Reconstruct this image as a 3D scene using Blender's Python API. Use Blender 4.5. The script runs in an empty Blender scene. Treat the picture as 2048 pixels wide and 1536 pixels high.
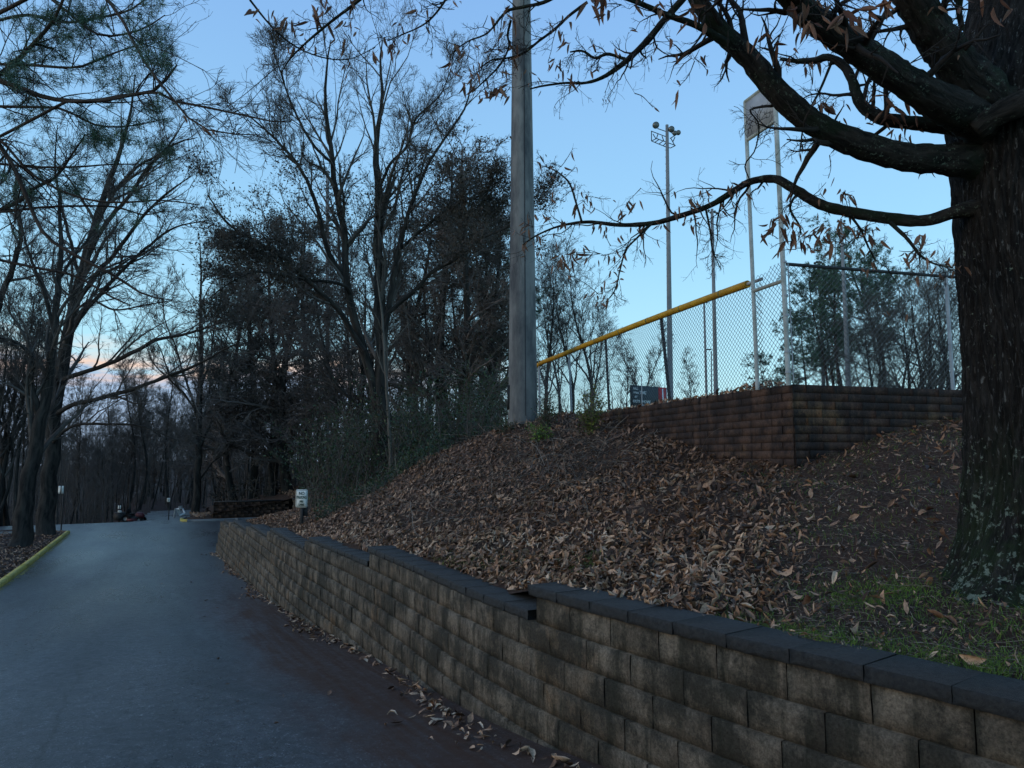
import bpy, math, random
import numpy as np
from mathutils import Vector, Matrix
random.seed(7)
RNG = np.random.default_rng(11)
R_ = math.radians
scene = bpy.context.scene

# ------------------------------------------------------------------ camera
F = 1450.0                       # focal length in pixels of the 2048 wide photograph
PITCH = R_(5.98)
CP, SP = math.cos(PITCH), math.sin(PITCH)
cam_d = bpy.data.cameras.new("camera")
cam = bpy.data.objects.new("camera", cam_d)
scene.collection.objects.link(cam)
cam.location = (0, 0, 0)
cam.rotation_euler = (math.pi / 2 + PITCH, 0, 0)
cam_d.sensor_width = 36
cam_d.lens = 36 * F / 2048
cam_d.clip_start = 0.05
cam_d.clip_end = 3000
scene.camera = cam

# ------------------------------------------------------------------ sky, sun, exposure
SUN_EL, SUN_AZ = R_(9), R_(-112)      # the last low light comes from behind the camera, right
world = bpy.data.worlds.new("World")
scene.world = world
world.use_nodes = True
wn, wl = world.node_tree.nodes, world.node_tree.links
wn.clear()
w_out = wn.new("ShaderNodeOutputWorld")
w_bg = wn.new("ShaderNodeBackground")
w_sky = wn.new("ShaderNodeTexSky")
w_sky.sky_type = 'NISHITA'
w_sky.sun_disc = False
w_sky.sun_elevation = R_(9)
w_sky.sun_rotation = SUN_AZ
w_sky.altitude = 200
w_sky.air_density = 1.0
w_sky.dust_density = 0.3
w_sky.ozone_density = 2.0
w_bg.inputs["Strength"].default_value = 0.13

def nmath(nt, op, a, b=None, clamp=False):
    n = nt.nodes.new("ShaderNodeMath"); n.operation = op; n.use_clamp = clamp
    for i, x in enumerate([a, b]):
        if x is None: continue
        if isinstance(x, (int, float)): n.inputs[i].default_value = x
        else: nt.links.new(x, n.inputs[i])
    return n.outputs[0]

def nmix(nt, fac, a, b, blend='MIX'):
    n = nt.nodes.new("ShaderNodeMix"); n.data_type = 'RGBA'; n.blend_type = blend
    for sock, x in ((n.inputs["Factor"], fac), (n.inputs["A"], a), (n.inputs["B"], b)):
        pass
    fs = [s for s in n.inputs if s.name == "Factor" and s.type == 'VALUE'][0]
    As = [s for s in n.inputs if s.name == "A" and s.type == 'RGBA'][0]
    Bs = [s for s in n.inputs if s.name == "B" and s.type == 'RGBA'][0]
    for sock, x in ((fs, fac), (As, a), (Bs, b)):
        if isinstance(x, (int, float)): sock.default_value = x
        elif isinstance(x, (tuple, list)): sock.default_value = (x[0], x[1], x[2], 1)
        else: nt.links.new(x, sock)
    return [s for s in n.outputs if s.type == 'RGBA'][0]

def nramp(nt, fac, stops):
    n = nt.nodes.new("ShaderNodeValToRGB")
    e = n.color_ramp.elements
    while len(e) < len(stops): e.new(0.5)
    for el, (p, c) in zip(e, stops):
        el.position = p
        el.color = (c, c, c, 1) if isinstance(c, (int, float)) else (c[0], c[1], c[2], 1)
    nt.links.new(fac, n.inputs[0])
    return n.outputs[0]

def nnoise(nt, vec, scale, detail=4, rough=0.6, dist=0.0):
    n = nt.nodes.new("ShaderNodeTexNoise")
    n.inputs["Scale"].default_value = scale
    n.inputs["Detail"].default_value = detail
    n.inputs["Roughness"].default_value = rough
    n.inputs["Distortion"].default_value = dist
    if vec is not None: nt.links.new(vec, n.inputs["Vector"])
    return n.outputs["Fac"]

def nmapping(nt, vec, scale=(1, 1, 1), rot=(0, 0, 0), loc=(0, 0, 0)):
    n = nt.nodes.new("ShaderNodeMapping")
    n.inputs["Scale"].default_value = scale
    n.inputs["Rotation"].default_value = rot
    n.inputs["Location"].default_value = loc
    nt.links.new(vec, n.inputs["Vector"])
    return n.outputs[0]

# clear dusk sky, with a low bank of cloud near the sunset that catches pink light on its top edge
wt = world.node_tree
w_tc = wn.new("ShaderNodeTexCoord")
w_sep = wn.new("ShaderNodeSeparateXYZ")
wl.new(w_tc.outputs["Generated"], w_sep.inputs[0])
sky_col = nmix(wt, 1.0, w_sky.outputs[0], (0.93, 1.03, 1.12), 'MULTIPLY')
w_z = w_sep.outputs["Z"]
w_haze = nramp(wt, w_z, [(0.0, 0.9), (0.56, 0.8), (0.9, 0.0)])
w_grad = nramp(wt, w_z, [(0.0, (0.63, 0.94, 1.0)), (0.12, (0.49, 0.86, 1.0)), (0.28, (0.365, 0.71, 0.99)), (0.56, (0.27, 0.52, 0.93))])
w_gs = nmix(wt, 1.0, w_grad, (2.96, 2.96, 2.96), 'MULTIPLY')
sky_col = nmix(wt, w_haze, sky_col, w_gs)
cl_vec = nmapping(wt, w_tc.outputs["Generated"], scale=(1.6, 1.6, 9))
cl_n = nnoise(wt, cl_vec, 3.2, 6, 0.6)
cl_fine = nnoise(wt, nmapping(wt, w_tc.outputs["Generated"], scale=(6, 6, 26)), 3.0, 6, 0.62)
# direction of the sunset
w_dot = wn.new("ShaderNodeVectorMath"); w_dot.operation = 'DOT_PRODUCT'
wl.new(w_tc.outputs["Generated"], w_dot.inputs[0])
w_dot.inputs[1].default_value = (math.sin(R_(-33)), math.cos(R_(-33)), 0.0)
near_set = nramp(wt, w_dot.outputs["Value"], [(0.80, 0.0), (0.93, 1.0)])
edge_h = nmath(wt, 'ADD', nmath(wt, 'MULTIPLY', cl_n, 0.10), 0.075)
inside = nramp(wt, nmath(wt, 'ADD', nmath(wt, 'MULTIPLY', nmath(wt, 'SUBTRACT', edge_h, w_z), 14.0), 0.5), [(0.35, 0.0), (0.65, 1.0)])
rim = nramp(wt, nmath(wt, 'ADD', nmath(wt, 'MULTIPLY', nmath(wt, 'SUBTRACT', edge_h, w_z), 10.0), 0.5), [(0.30, 0.0), (0.55, 1.0), (0.80, 0.0)])
rim = nmath(wt, 'MULTIPLY', rim, nramp(wt, cl_fine, [(0.36, 0.0), (0.52, 1.0)]))
m_in = nmath(wt, 'MULTIPLY', nmath(wt, 'MULTIPLY', inside, near_set), 0.8)
m_rim = nmath(wt, 'MULTIPLY', nmath(wt, 'MULTIPLY', rim, near_set), 0.85)
sky_col = nmix(wt, m_in, sky_col, (1.1, 1.4, 2.15))
sky_col = nmix(wt, m_rim, sky_col, (3.1, 2.15, 1.6))
wl.new(sky_col, w_bg.inputs["Color"])
wl.new(w_bg.outputs[0], w_out.inputs["Surface"])

sun_d = bpy.data.lights.new("sun", 'SUN')
sun = bpy.data.objects.new("sun", sun_d)
scene.collection.objects.link(sun)
sun_d.energy = 0.3
sun_d.angle = R_(40)
sun_d.color = (1.0, 0.66, 0.42)
_dir = Vector((math.sin(SUN_AZ) * math.cos(R_(9)), math.cos(SUN_AZ) * math.cos(R_(9)), math.sin(R_(9))))
sun.rotation_euler = _dir.to_track_quat('Z', 'Y').to_euler()
scene.view_settings.view_transform = 'Standard'
scene.view_settings.look = 'None'
scene.view_settings.gamma = 1.0
scene.view_settings.use_curve_mapping = False
scene.view_settings.exposure = 1.38
scene.render.film_transparent = False
scene.cycles.max_bounces = 5
scene.cycles.diffuse_bounces = 3
scene.cycles.glossy_bounces = 2
scene.cycles.transparent_max_bounces = 4

# ------------------------------------------------------------------ helpers
COL = scene.collection

def at(u, v, Y):
    """a point of the place seen at photograph pixel (u, v) and lying Y metres ahead"""
    s = (768 - v) / F
    return np.array([(u - 1024) / F, CP - s * SP, SP + s * CP]) * (Y / (CP - s * SP))

def px(P):
    P = np.asarray(P, float)
    x, y, z = P[..., 0], P[..., 1], P[..., 2]
    dep = y * CP + z * SP
    up = -y * SP + z * CP
    return 1024 + F * x / dep, 768 - F * up / dep

DX, DY = -0.4509, 0.8926         # direction in which the road runs away
def xy(s, n):
    return (s * DX + n * DY, s * DY - n * DX)
def sn(x, y):
    return x * DX + y * DY, x * DY - y * DX

ZR_S = [-40, -12, 0, 4.84, 10.3, 16.9, 23, 29.3, 36, 42, 50, 60, 78, 110, 200]
ZR_Z = [1.5, -0.45, -1.56, -2.107, -2.59, -3.03, -3.27, -3.42, -3.53, -3.62, -3.75, -4.22, -4.95, -5.6, -5.6]
def zr(s):
    return np.interp(s, ZR_S, ZR_Z)

class MB:
    def __init__(self):
        self.V = []; self.Q = []; self.T = []; self.tone = []; self.uv = []; self.uvt = []; self.n = 0; self.has_uv = False
    def add(self, V, Q=None, T=None, tone=0.5, uv=None):
        V = np.asarray(V, np.float32).reshape(-1, 3)
        if Q is not None and len(Q):
            Q = np.asarray(Q, np.int64).reshape(-1, 4); self.Q.append(Q + self.n)
            self.uv.append(np.zeros((len(Q) * 4, 2), np.float32) if uv is None else uv.reshape(-1, 2))
        if T is not None and len(T):
            self.T.append(np.asarray(T, np.int64).reshape(-1, 3) + self.n)
        if uv is not None: self.has_uv = True
        tn = np.empty(len(V), np.float32); tn[:] = tone
        self.tone.append(tn); self.V.append(V); self.n += len(V)
    def box(self, lo, hi, M=None, tone=0.5):
        x0, y0, z0 = lo; x1, y1, z1 = hi
        V = np.array([[x0,y0,z0],[x1,y0,z0],[x1,y1,z0],[x0,y1,z0],[x0,y0,z1],[x1,y0,z1],[x1,y1,z1],[x0,y1,z1]], float)
        if M is not None:
            V = V @ np.array(M.to_3x3()).T + np.array(M.translation)
        self.add(V, [[0,3,2,1],[4,5,6,7],[0,1,5,4],[1,2,6,5],[2,3,7,6],[3,0,4,7]], tone=tone)
    def tubes(self, P, R, n=4, tone=0.5, cap=False):
        P = np.asarray(P, float); R = np.asarray(R, float)
        if P.ndim == 2: P = P[None]; R = R[None]
        B, k, _ = P.shape
        t = np.gradient(P, axis=1)
        t /= np.linalg.norm(t, axis=2, keepdims=True) + 1e-9
        mt = np.abs(t.mean(1))
        ref = np.zeros((B, 3)); ref[np.arange(B), np.argmin(mt, 1)] = 1
        a = np.cross(t, ref[:, None, :]); a /= np.linalg.norm(a, axis=2, keepdims=True) + 1e-9
        b = np.cross(t, a)
        th = np.arange(n) * 2 * np.pi / n
        V = P[:, :, None, :] + R[:, :, None, None] * (np.cos(th)[None, None, :, None] * a[:, :, None, :] + np.sin(th)[None, None, :, None] * b[:, :, None, :])
        bi = (np.arange(B) * k * n)[:, None, None]
        i = (np.arange(k - 1) * n)[None, :, None]
        j = np.arange(n)[None, None, :]; j2 = (j + 1) % n
        q = np.stack([bi + i + j, bi + i + j2, bi + i + n + j2, bi + i + n + j], -1).reshape(-1, 4)
        seg = np.linalg.norm(np.diff(P, axis=1), axis=2)
        L = np.concatenate([np.zeros((B, 1)), np.cumsum(seg, 1)], 1)
        circ = 2 * np.pi * R.mean(1)
        u0 = (j / n) * circ[:, None, None] + 0 * i; u1 = ((j + 1) / n) * circ[:, None, None] + 0 * i
        v0 = L[:, :-1, None] + 0 * j; v1 = L[:, 1:, None] + 0 * j
        uv = np.stack([np.stack([u0, v0], -1), np.stack([u1, v0], -1), np.stack([u1, v1], -1), np.stack([u0, v1], -1)], 3).astype(np.float32)
        tt = tone
        if not np.isscalar(tone): tt = np.repeat(np.asarray(tone), k * n)
        T = None
        if cap:
            T = []
            for bb in range(B):
                for base in (bb * k * n, bb * k * n + (k - 1) * n):
                    for jj in range(1, n - 1): T.append([base, base + jj, base + jj + 1])
        self.add(V.reshape(-1, 3), q, T, tone=tt, uv=uv.reshape(-1, 2))
    def mesh(self, name, mats, smooth=False):
        V = np.concatenate(self.V) if self.V else np.zeros((0, 3), np.float32)
        Q = np.concatenate(self.Q) if self.Q else np.zeros((0, 4), np.int64)
        T = np.concatenate(self.T) if self.T else np.zeros((0, 3), np.int64)
        me = bpy.data.meshes.new(name)
        me.vertices.add(len(V)); me.vertices.foreach_set("co", V.ravel())
        nl = len(Q) * 4 + len(T) * 3
        me.loops.add(nl)
        me.loops.foreach_set("vertex_index", np.concatenate([Q.ravel(), T.ravel()]).astype(np.int32))
        me.polygons.add(len(Q) + len(T))
        ls = np.concatenate([np.arange(len(Q)) * 4, len(Q) * 4 + np.arange(len(T)) * 3]).astype(np.int32)
        me.polygons.foreach_set("loop_start", ls)
        if smooth: me.polygons.foreach_set("use_smooth", np.ones(len(Q) + len(T), bool))
        at_ = me.attributes.new("tone", 'FLOAT', 'POINT')
        at_.data.foreach_set("value", np.concatenate(self.tone) if self.tone else np.zeros(0, np.float32))
        if self.has_uv and self.uv:
            l = me.uv_layers.new(name="UVMap")
            uv = np.zeros((nl, 2), np.float32); uq = np.concatenate(self.uv); uv[:len(uq)] = uq
            l.data.foreach_set("uv", uv.ravel())
        me.update(calc_edges=True)
        for m in (mats if isinstance(mats, (list, tuple)) else [mats]): me.materials.append(m)
        return me

def link(name, me, parent=None, loc=None, rotz=None):
    o = bpy.data.objects.new(name, me)
    COL.objects.link(o)
    if parent is not None: o.parent = parent
    if loc is not None: o.location = loc
    if rotz is not None: o.rotation_euler = (0, 0, rotz)
    return o
def build(name, mb, mat, parent=None, smooth=False, kind=None):
    o = link(name, mb.mesh(name, mat, smooth), parent)
    if kind: o["kind"] = kind
    return o
def tag(o, label, cat, group=None):
    o["label"] = label; o["category"] = cat
    if group: o["group"] = group
    return o
def empty(name, label, cat, loc=(0, 0, 0), group=None, rotz=0):
    o = bpy.data.objects.new(name, None)
    COL.objects.link(o); o.location = loc; o.rotation_euler = (0, 0, rotz); o.empty_display_size = 0.2
    return tag(o, label, cat, group)
def local(o, P):
    """world points -> points of a part under the unrotated empty o"""
    return np.asarray(P, float) - np.array(o.location)

def resample(P, R, k):
    """Catmull-Rom through control points, k samples"""
    P = np.asarray(P, float); R = np.asarray(R, float)
    m = len(P)
    Pe = np.vstack([2 * P[0] - P[1], P, 2 * P[-1] - P[-2]])
    d = np.r_[0, np.cumsum(np.linalg.norm(np.diff(P, axis=0), axis=1))]; d /= d[-1]
    tt = np.linspace(0, 1, k)
    idx = np.clip(np.searchsorted(d, tt, side='right') - 1, 0, m - 2)
    f = (tt - d[idx]) / (d[idx + 1] - d[idx] + 1e-12)
    p0, p1, p2, p3 = Pe[idx], Pe[idx + 1], Pe[idx + 2], Pe[idx + 3]
    f_ = f[:, None]
    out = 0.5 * ((2 * p1) + (-p0 + p2) * f_ + (2 * p0 - 5 * p1 + 4 * p2 - p3) * f_**2 + (-p0 + 3 * p1 - 3 * p2 + p3) * f_**3)
    return out, np.interp(tt, d, R)

def trace(pts, ws, Y0, Y1=None, k=16):
    """limb through photograph points; ws pixel widths; depth runs Y0 -> Y1"""
    Y1 = Y0 if Y1 is None else Y1
    m = len(pts)
    if len(ws) != m: ws = np.interp(np.linspace(0, 1, m), np.linspace(0, 1, len(ws)), ws)
    Ys = np.linspace(Y0, Y1, m)
    P = np.array([at(p[0], p[1], y) for p, y in zip(pts, Ys)])
    R = np.array([w / 2 / F * y for w, y in zip(ws, Ys)])
    return resample(P, R, k)

def grow(P, R, n, t0, t1, lr, ang, k, wob, up, rr, rng, lmin=0.0, lmax=1e9, rmin=0.001, taper=0.85, flat=0.0):
    B, kp, _ = P.shape
    L = np.linalg.norm(np.diff(P, axis=1), axis=2).sum(1)
    t = rng.uniform(t0, t1, (B, n))
    f = t * (kp - 1); i = np.clip(f.astype(int), 0, kp - 2); fr = (f - i)[..., None]
    bi = np.arange(B)[:, None]
    st = P[bi, i] * (1 - fr) + P[bi, i + 1] * fr
    tan = P[bi, i + 1] - P[bi, i]; tan /= np.linalg.norm(tan, axis=2, keepdims=True) + 1e-9
    rad = R[bi, i] * (1 - fr[..., 0]) + R[bi, i + 1] * fr[..., 0]
    rv = rng.normal(size=tan.shape); rv[..., 2] *= (1 - flat)
    perp = rv - (rv * tan).sum(2, keepdims=True) * tan; perp /= np.linalg.norm(perp, axis=2, keepdims=True) + 1e-9
    a = (ang * rng.uniform(0.65, 1.35, (B, n)))[..., None]
    d = np.cos(a) * tan + np.sin(a) * perp
    ln = np.clip(L[:, None] * lr * (1.15 - 0.65 * t) * rng.uniform(0.55, 1.35, (B, n)), lmin, lmax)
    d = d.reshape(-1, 3); st = st.reshape(-1, 3); ln = ln.reshape(-1); rad = rad.reshape(-1)
    M = len(st)
    out = np.empty((M, k, 3)); out[:, 0] = st
    step = (ln / (k - 1))[:, None]
    for j in range(1, k):
        d = d + rng.normal(size=(M, 3)) * wob; d[:, 2] += up
        d /= np.linalg.norm(d, axis=1, keepdims=True) + 1e-9
        out[:, j] = out[:, j - 1] + d * step
    r0 = np.maximum(np.minimum(rad * rr * rng.uniform(0.7, 1.1, M), ln * 0.05 + rmin), rmin)
    Rr = r0[:, None] * (1 - taper * np.linspace(0, 1, k))[None]
    return out, np.maximum(Rr, rmin * 0.7)

# ------------------------------------------------------------------ materials
def new_mat(name):
    m = bpy.data.materials.new(name); m.use_nodes = True
    nt = m.node_tree; b = nt.nodes["Principled BSDF"]
    return m, nt, b
def coords(nt, kind="Object"):
    if kind == "World":
        g = nt.nodes.new("ShaderNodeNewGeometry"); return g.outputs["Position"]
    n = nt.nodes.new("ShaderNodeTexCoord"); return n.outputs[kind]
def bump(nt, b, h, strength=0.5, dist=0.02):
    n = nt.nodes.new("ShaderNodeBump"); n.inputs["Strength"].default_value = strength; n.inputs["Distance"].default_value = dist
    nt.links.new(h, n.inputs["Height"]); nt.links.new(n.outputs[0], b.inputs["Normal"])
def attr(nt, name="tone"):
    n = nt.nodes.new("ShaderNodeAttribute"); n.attribute_name = name; return n.outputs["Fac"]
def orand(nt):
    return nt.nodes.new("ShaderNodeObjectInfo").outputs["Random"]
def setc(nt, b, c, rough=0.8, spec=0.3):
    if isinstance(c, tuple): b.inputs["Base Color"].default_value = (*c, 1)
    else: nt.links.new(c, b.inputs["Base Color"])
    if isinstance(rough, (int, float)): b.inputs["Roughness"].default_value = rough
    else: nt.links.new(rough, b.inputs["Roughness"])
    b.inputs["Specular IOR Level"].default_value = spec

def simple(name, c1, c2, scale=8, rough=0.8, spec=0.3, bmp=0.2, kind="Object", dist=0.01, stretch=(1, 1, 1), tonemix=0.0, dark=None):
    m, nt, b = new_mat(name)
    v = nmapping(nt, coords(nt, kind), stretch)
    f = nramp(nt, nnoise(nt, v, scale, 5, 0.65), [(0.32, 0.0), (0.68, 1.0)])
    c = nmix(nt, f, c1, c2)
    if tonemix:
        c = nmix(nt, 1.0, c, nramp(nt, attr(nt), [(0, 1 - tonemix), (1, 1 + tonemix)]), 'MULTIPLY')
    setc(nt, b, c, rough, spec)
    if bmp: bump(nt, b, nnoise(nt, v, scale * 4, 5, 0.7), bmp, dist)
    return m

def bark_mat(name, c1, c2, lichen=None, moss=None, uvs=(22, 3.2), rough=0.9, ldens=0.57, strength=0.9):
    m, nt, b = new_mat(name)
    uv = nmapping(nt, coords(nt, "UV"), (uvs[0], uvs[1], 1))
    n1 = nnoise(nt, uv, 1.0, 6, 0.62, 0.6)
    c = nmix(nt, nramp(nt, n1, [(0.38, 0), (0.62, 1)]), c1, c2)
    ob = coords(nt, "World")
    if lichen:
        l1 = nnoise(nt, ob, 9, 3, 0.5); l2 = nnoise(nt, ob, 45, 5, 0.7)
        lm = nmath(nt, 'MULTIPLY', nramp(nt, l1, [(0.44, 0), (0.60, 1)]), nramp(nt, l2, [(ldens, 0), (ldens + 0.05, 1)]))
        c = nmix(nt, lm, c, lichen)
    if moss:
        m1 = nramp(nt, nnoise(nt, ob, 3, 5, 0.7), [(0.48, 0), (0.62, 0.8)])
        c = nmix(nt, m1, c, moss)
    setc(nt, b, c, rough, 0.15)
    h = nmath(nt, 'ADD', n1, nmath(nt, 'MULTIPLY', nnoise(nt, ob, 60, 4, 0.7), 0.25))
    bump(nt, b, h, strength, 0.03)
    return m

def oak_bark():
    m, nt, b = new_mat("oak bark")
    uv = nmapping(nt, coords(nt, "UV"), (34, 5, 1))
    n1 = nnoise(nt, uv, 1.0, 6, 0.66, 0.7)
    c = nmix(nt, nramp(nt, n1, [(0.42, 0), (0.66, 1)]), (0.008, 0.0075, 0.007), (0.034, 0.031, 0.028))
    fl = nnoise(nt, nmapping(nt, coords(nt, "UV"), (70, 13, 1)), 1.0, 4, 0.6, 0.8)
    c = nmix(nt, nramp(nt, fl, [(0.60, 0), (0.68, 0.85)]), c, (0.14, 0.145, 0.14))
    w = coords(nt, "World"); sp = nt.nodes.new("ShaderNodeSeparateXYZ"); nt.links.new(w, sp.inputs[0])
    low = nramp(nt, nmath(nt, 'MULTIPLY', nmath(nt, 'ADD', sp.outputs["Z"], 1.2), 0.5), [(0.10, 1.0), (0.80, 0.0)])
    l = nnoise(nt, w, 19, 5, 0.7); l2 = nnoise(nt, w, 2.5, 3, 0.6)
    lm = nramp(nt, nmath(nt, 'ADD', nmath(nt, 'ADD', l, nmath(nt, 'MULTIPLY', low, 0.13)), nmath(nt, 'MULTIPLY', l2, 0.15)), [(0.735, 0.0), (0.77, 0.9)])
    mo = nmath(nt, 'MULTIPLY', nramp(nt, nnoise(nt, w, 4, 5, 0.7), [(0.42, 0), (0.58, 0.9)]), low)
    c = nmix(nt, mo, c, (0.02, 0.036, 0.014))
    c = nmix(nt, lm, c, (0.17, 0.21, 0.165))
    setc(nt, b, c, 0.9, 0.15)
    bump(nt, b, nmath(nt, 'ADD', n1, nmath(nt, 'MULTIPLY', nnoise(nt, w, 70, 4, 0.7), 0.3)), 1.0, 0.04)
    return m
M_oak = oak_bark()
M_oak_twig = simple("oak twig", (0.010, 0.009, 0.008), (0.03, 0.024, 0.02), 20, bmp=0)
M_limb = bark_mat("limb bark", (0.008, 0.008, 0.007), (0.034, 0.03, 0.026), lichen=(0.11, 0.14, 0.105), moss=(0.014, 0.023, 0.012), uvs=(26, 6), ldens=0.57)
M_bark = bark_mat("woodland bark", (0.014, 0.014, 0.014), (0.05, 0.046, 0.04), uvs=(9, 1.4), strength=0.6)
M_bark_pale = bark_mat("pale bark", (0.07, 0.065, 0.055), (0.15, 0.135, 0.115), uvs=(9, 1.4), strength=0.5)
M_twig = simple("woodland twigs", (0.05, 0.047, 0.043), (0.11, 0.1, 0.09), 3, bmp=0)
M_twig_brown = simple("brown vine twigs", (0.08, 0.07, 0.065), (0.17, 0.14, 0.12), 3, bmp=0)
M_pinebark = bark_mat("pine bark", (0.022, 0.018, 0.016), (0.075, 0.055, 0.045), uvs=(8, 3), strength=0.6)

def leafy(name, cols, rough=0.6, spec=0.25, trans=0.0):
    m, nt, b = new_mat(name)
    n = nt.nodes.new("ShaderNodeValToRGB"); e = n.color_ramp.elements
    while len(e) < len(cols): e.new(0.5)
    for i, (el, c) in enumerate(zip(e, cols)):
        el.position = i / (len(cols) - 1); el.color = (*c, 1)
    nt.links.new(attr(nt), n.inputs[0])
    c = n.outputs[0]
    nz = nnoise(nt, coords(nt, "World"), 60, 2, 0.5)
    c = nmix(nt, 1.0, c, nramp(nt, nz, [(0.3, 0.7), (0.7, 1.25)]), 'MULTIPLY')
    setc(nt, b, c, rough, spec)
    return m
M_litter = leafy("fallen leaf", [(0.055, 0.03, 0.018), (0.19, 0.10, 0.058), (0.40, 0.235, 0.145), (0.54, 0.35, 0.225), (0.72, 0.53, 0.37)], 0.55)
def hang_mat():
    m, nt, b = new_mat("hanging leaf")
    r = orand(nt)
    n = nt.nodes.new("ShaderNodeValToRGB"); e = n.color_ramp.elements
    e[0].color = (0.10, 0.045, 0.028, 1); e[1].color = (0.30, 0.17, 0.11, 1); x = e.new(0.5); x.color = (0.19, 0.095, 0.06, 1)
    nt.links.new(r, n.inputs[0])
    c = nmix(nt, 1.0, n.outputs[0], nramp(nt, nnoise(nt, coords(nt), 22, 4), [(0.3, 0.6), (0.7, 1.3)]), 'MULTIPLY')
    setc(nt, b, c, 0.6, 0.25)
    tr = nt.nodes.new("ShaderNodeBsdfTranslucent"); nt.links.new(c, tr.inputs[0])
    mx = nt.nodes.new("ShaderNodeMixShader"); mx.inputs[0].default_value = 0.25
    nt.links.new(b.outputs[0], mx.inputs[1]); nt.links.new(tr.outputs[0], mx.inputs[2])
    nt.links.new(mx.outputs[0], nt.nodes["Material Output"].inputs["Surface"])
    return m
M_hang = hang_mat()
M_needle = leafy("pine needles", [(0.03, 0.065, 0.045), (0.055, 0.11, 0.07), (0.09, 0.16, 0.095)], 0.5)
M_green = leafy("evergreen leaves", [(0.018, 0.034, 0.015), (0.032, 0.058, 0.025), (0.05, 0.08, 0.032)], 0.45)
M_vineleaf = leafy("vine leaves", [(0.02, 0.019, 0.015), (0.038, 0.036, 0.026), (0.06, 0.046, 0.036)], 0.6)
M_yellowgreen = leafy("yellow green leaves", [(0.04, 0.07, 0.015), (0.10, 0.13, 0.02), (0.18, 0.17, 0.03)], 0.45)
M_grass = leafy("grass", [(0.04, 0.07, 0.02), (0.10, 0.17, 0.03), (0.19, 0.28, 0.04)], 0.6)
M_straw = leafy("twigs and straw", [(0.05, 0.04, 0.03), (0.13, 0.10, 0.08), (0.30, 0.24, 0.19)], 0.75)
M_moss = simple("bright moss", (0.12, 0.22, 0.02), (0.28, 0.38, 0.04), 30, 0.9, bmp=0.8)

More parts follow.
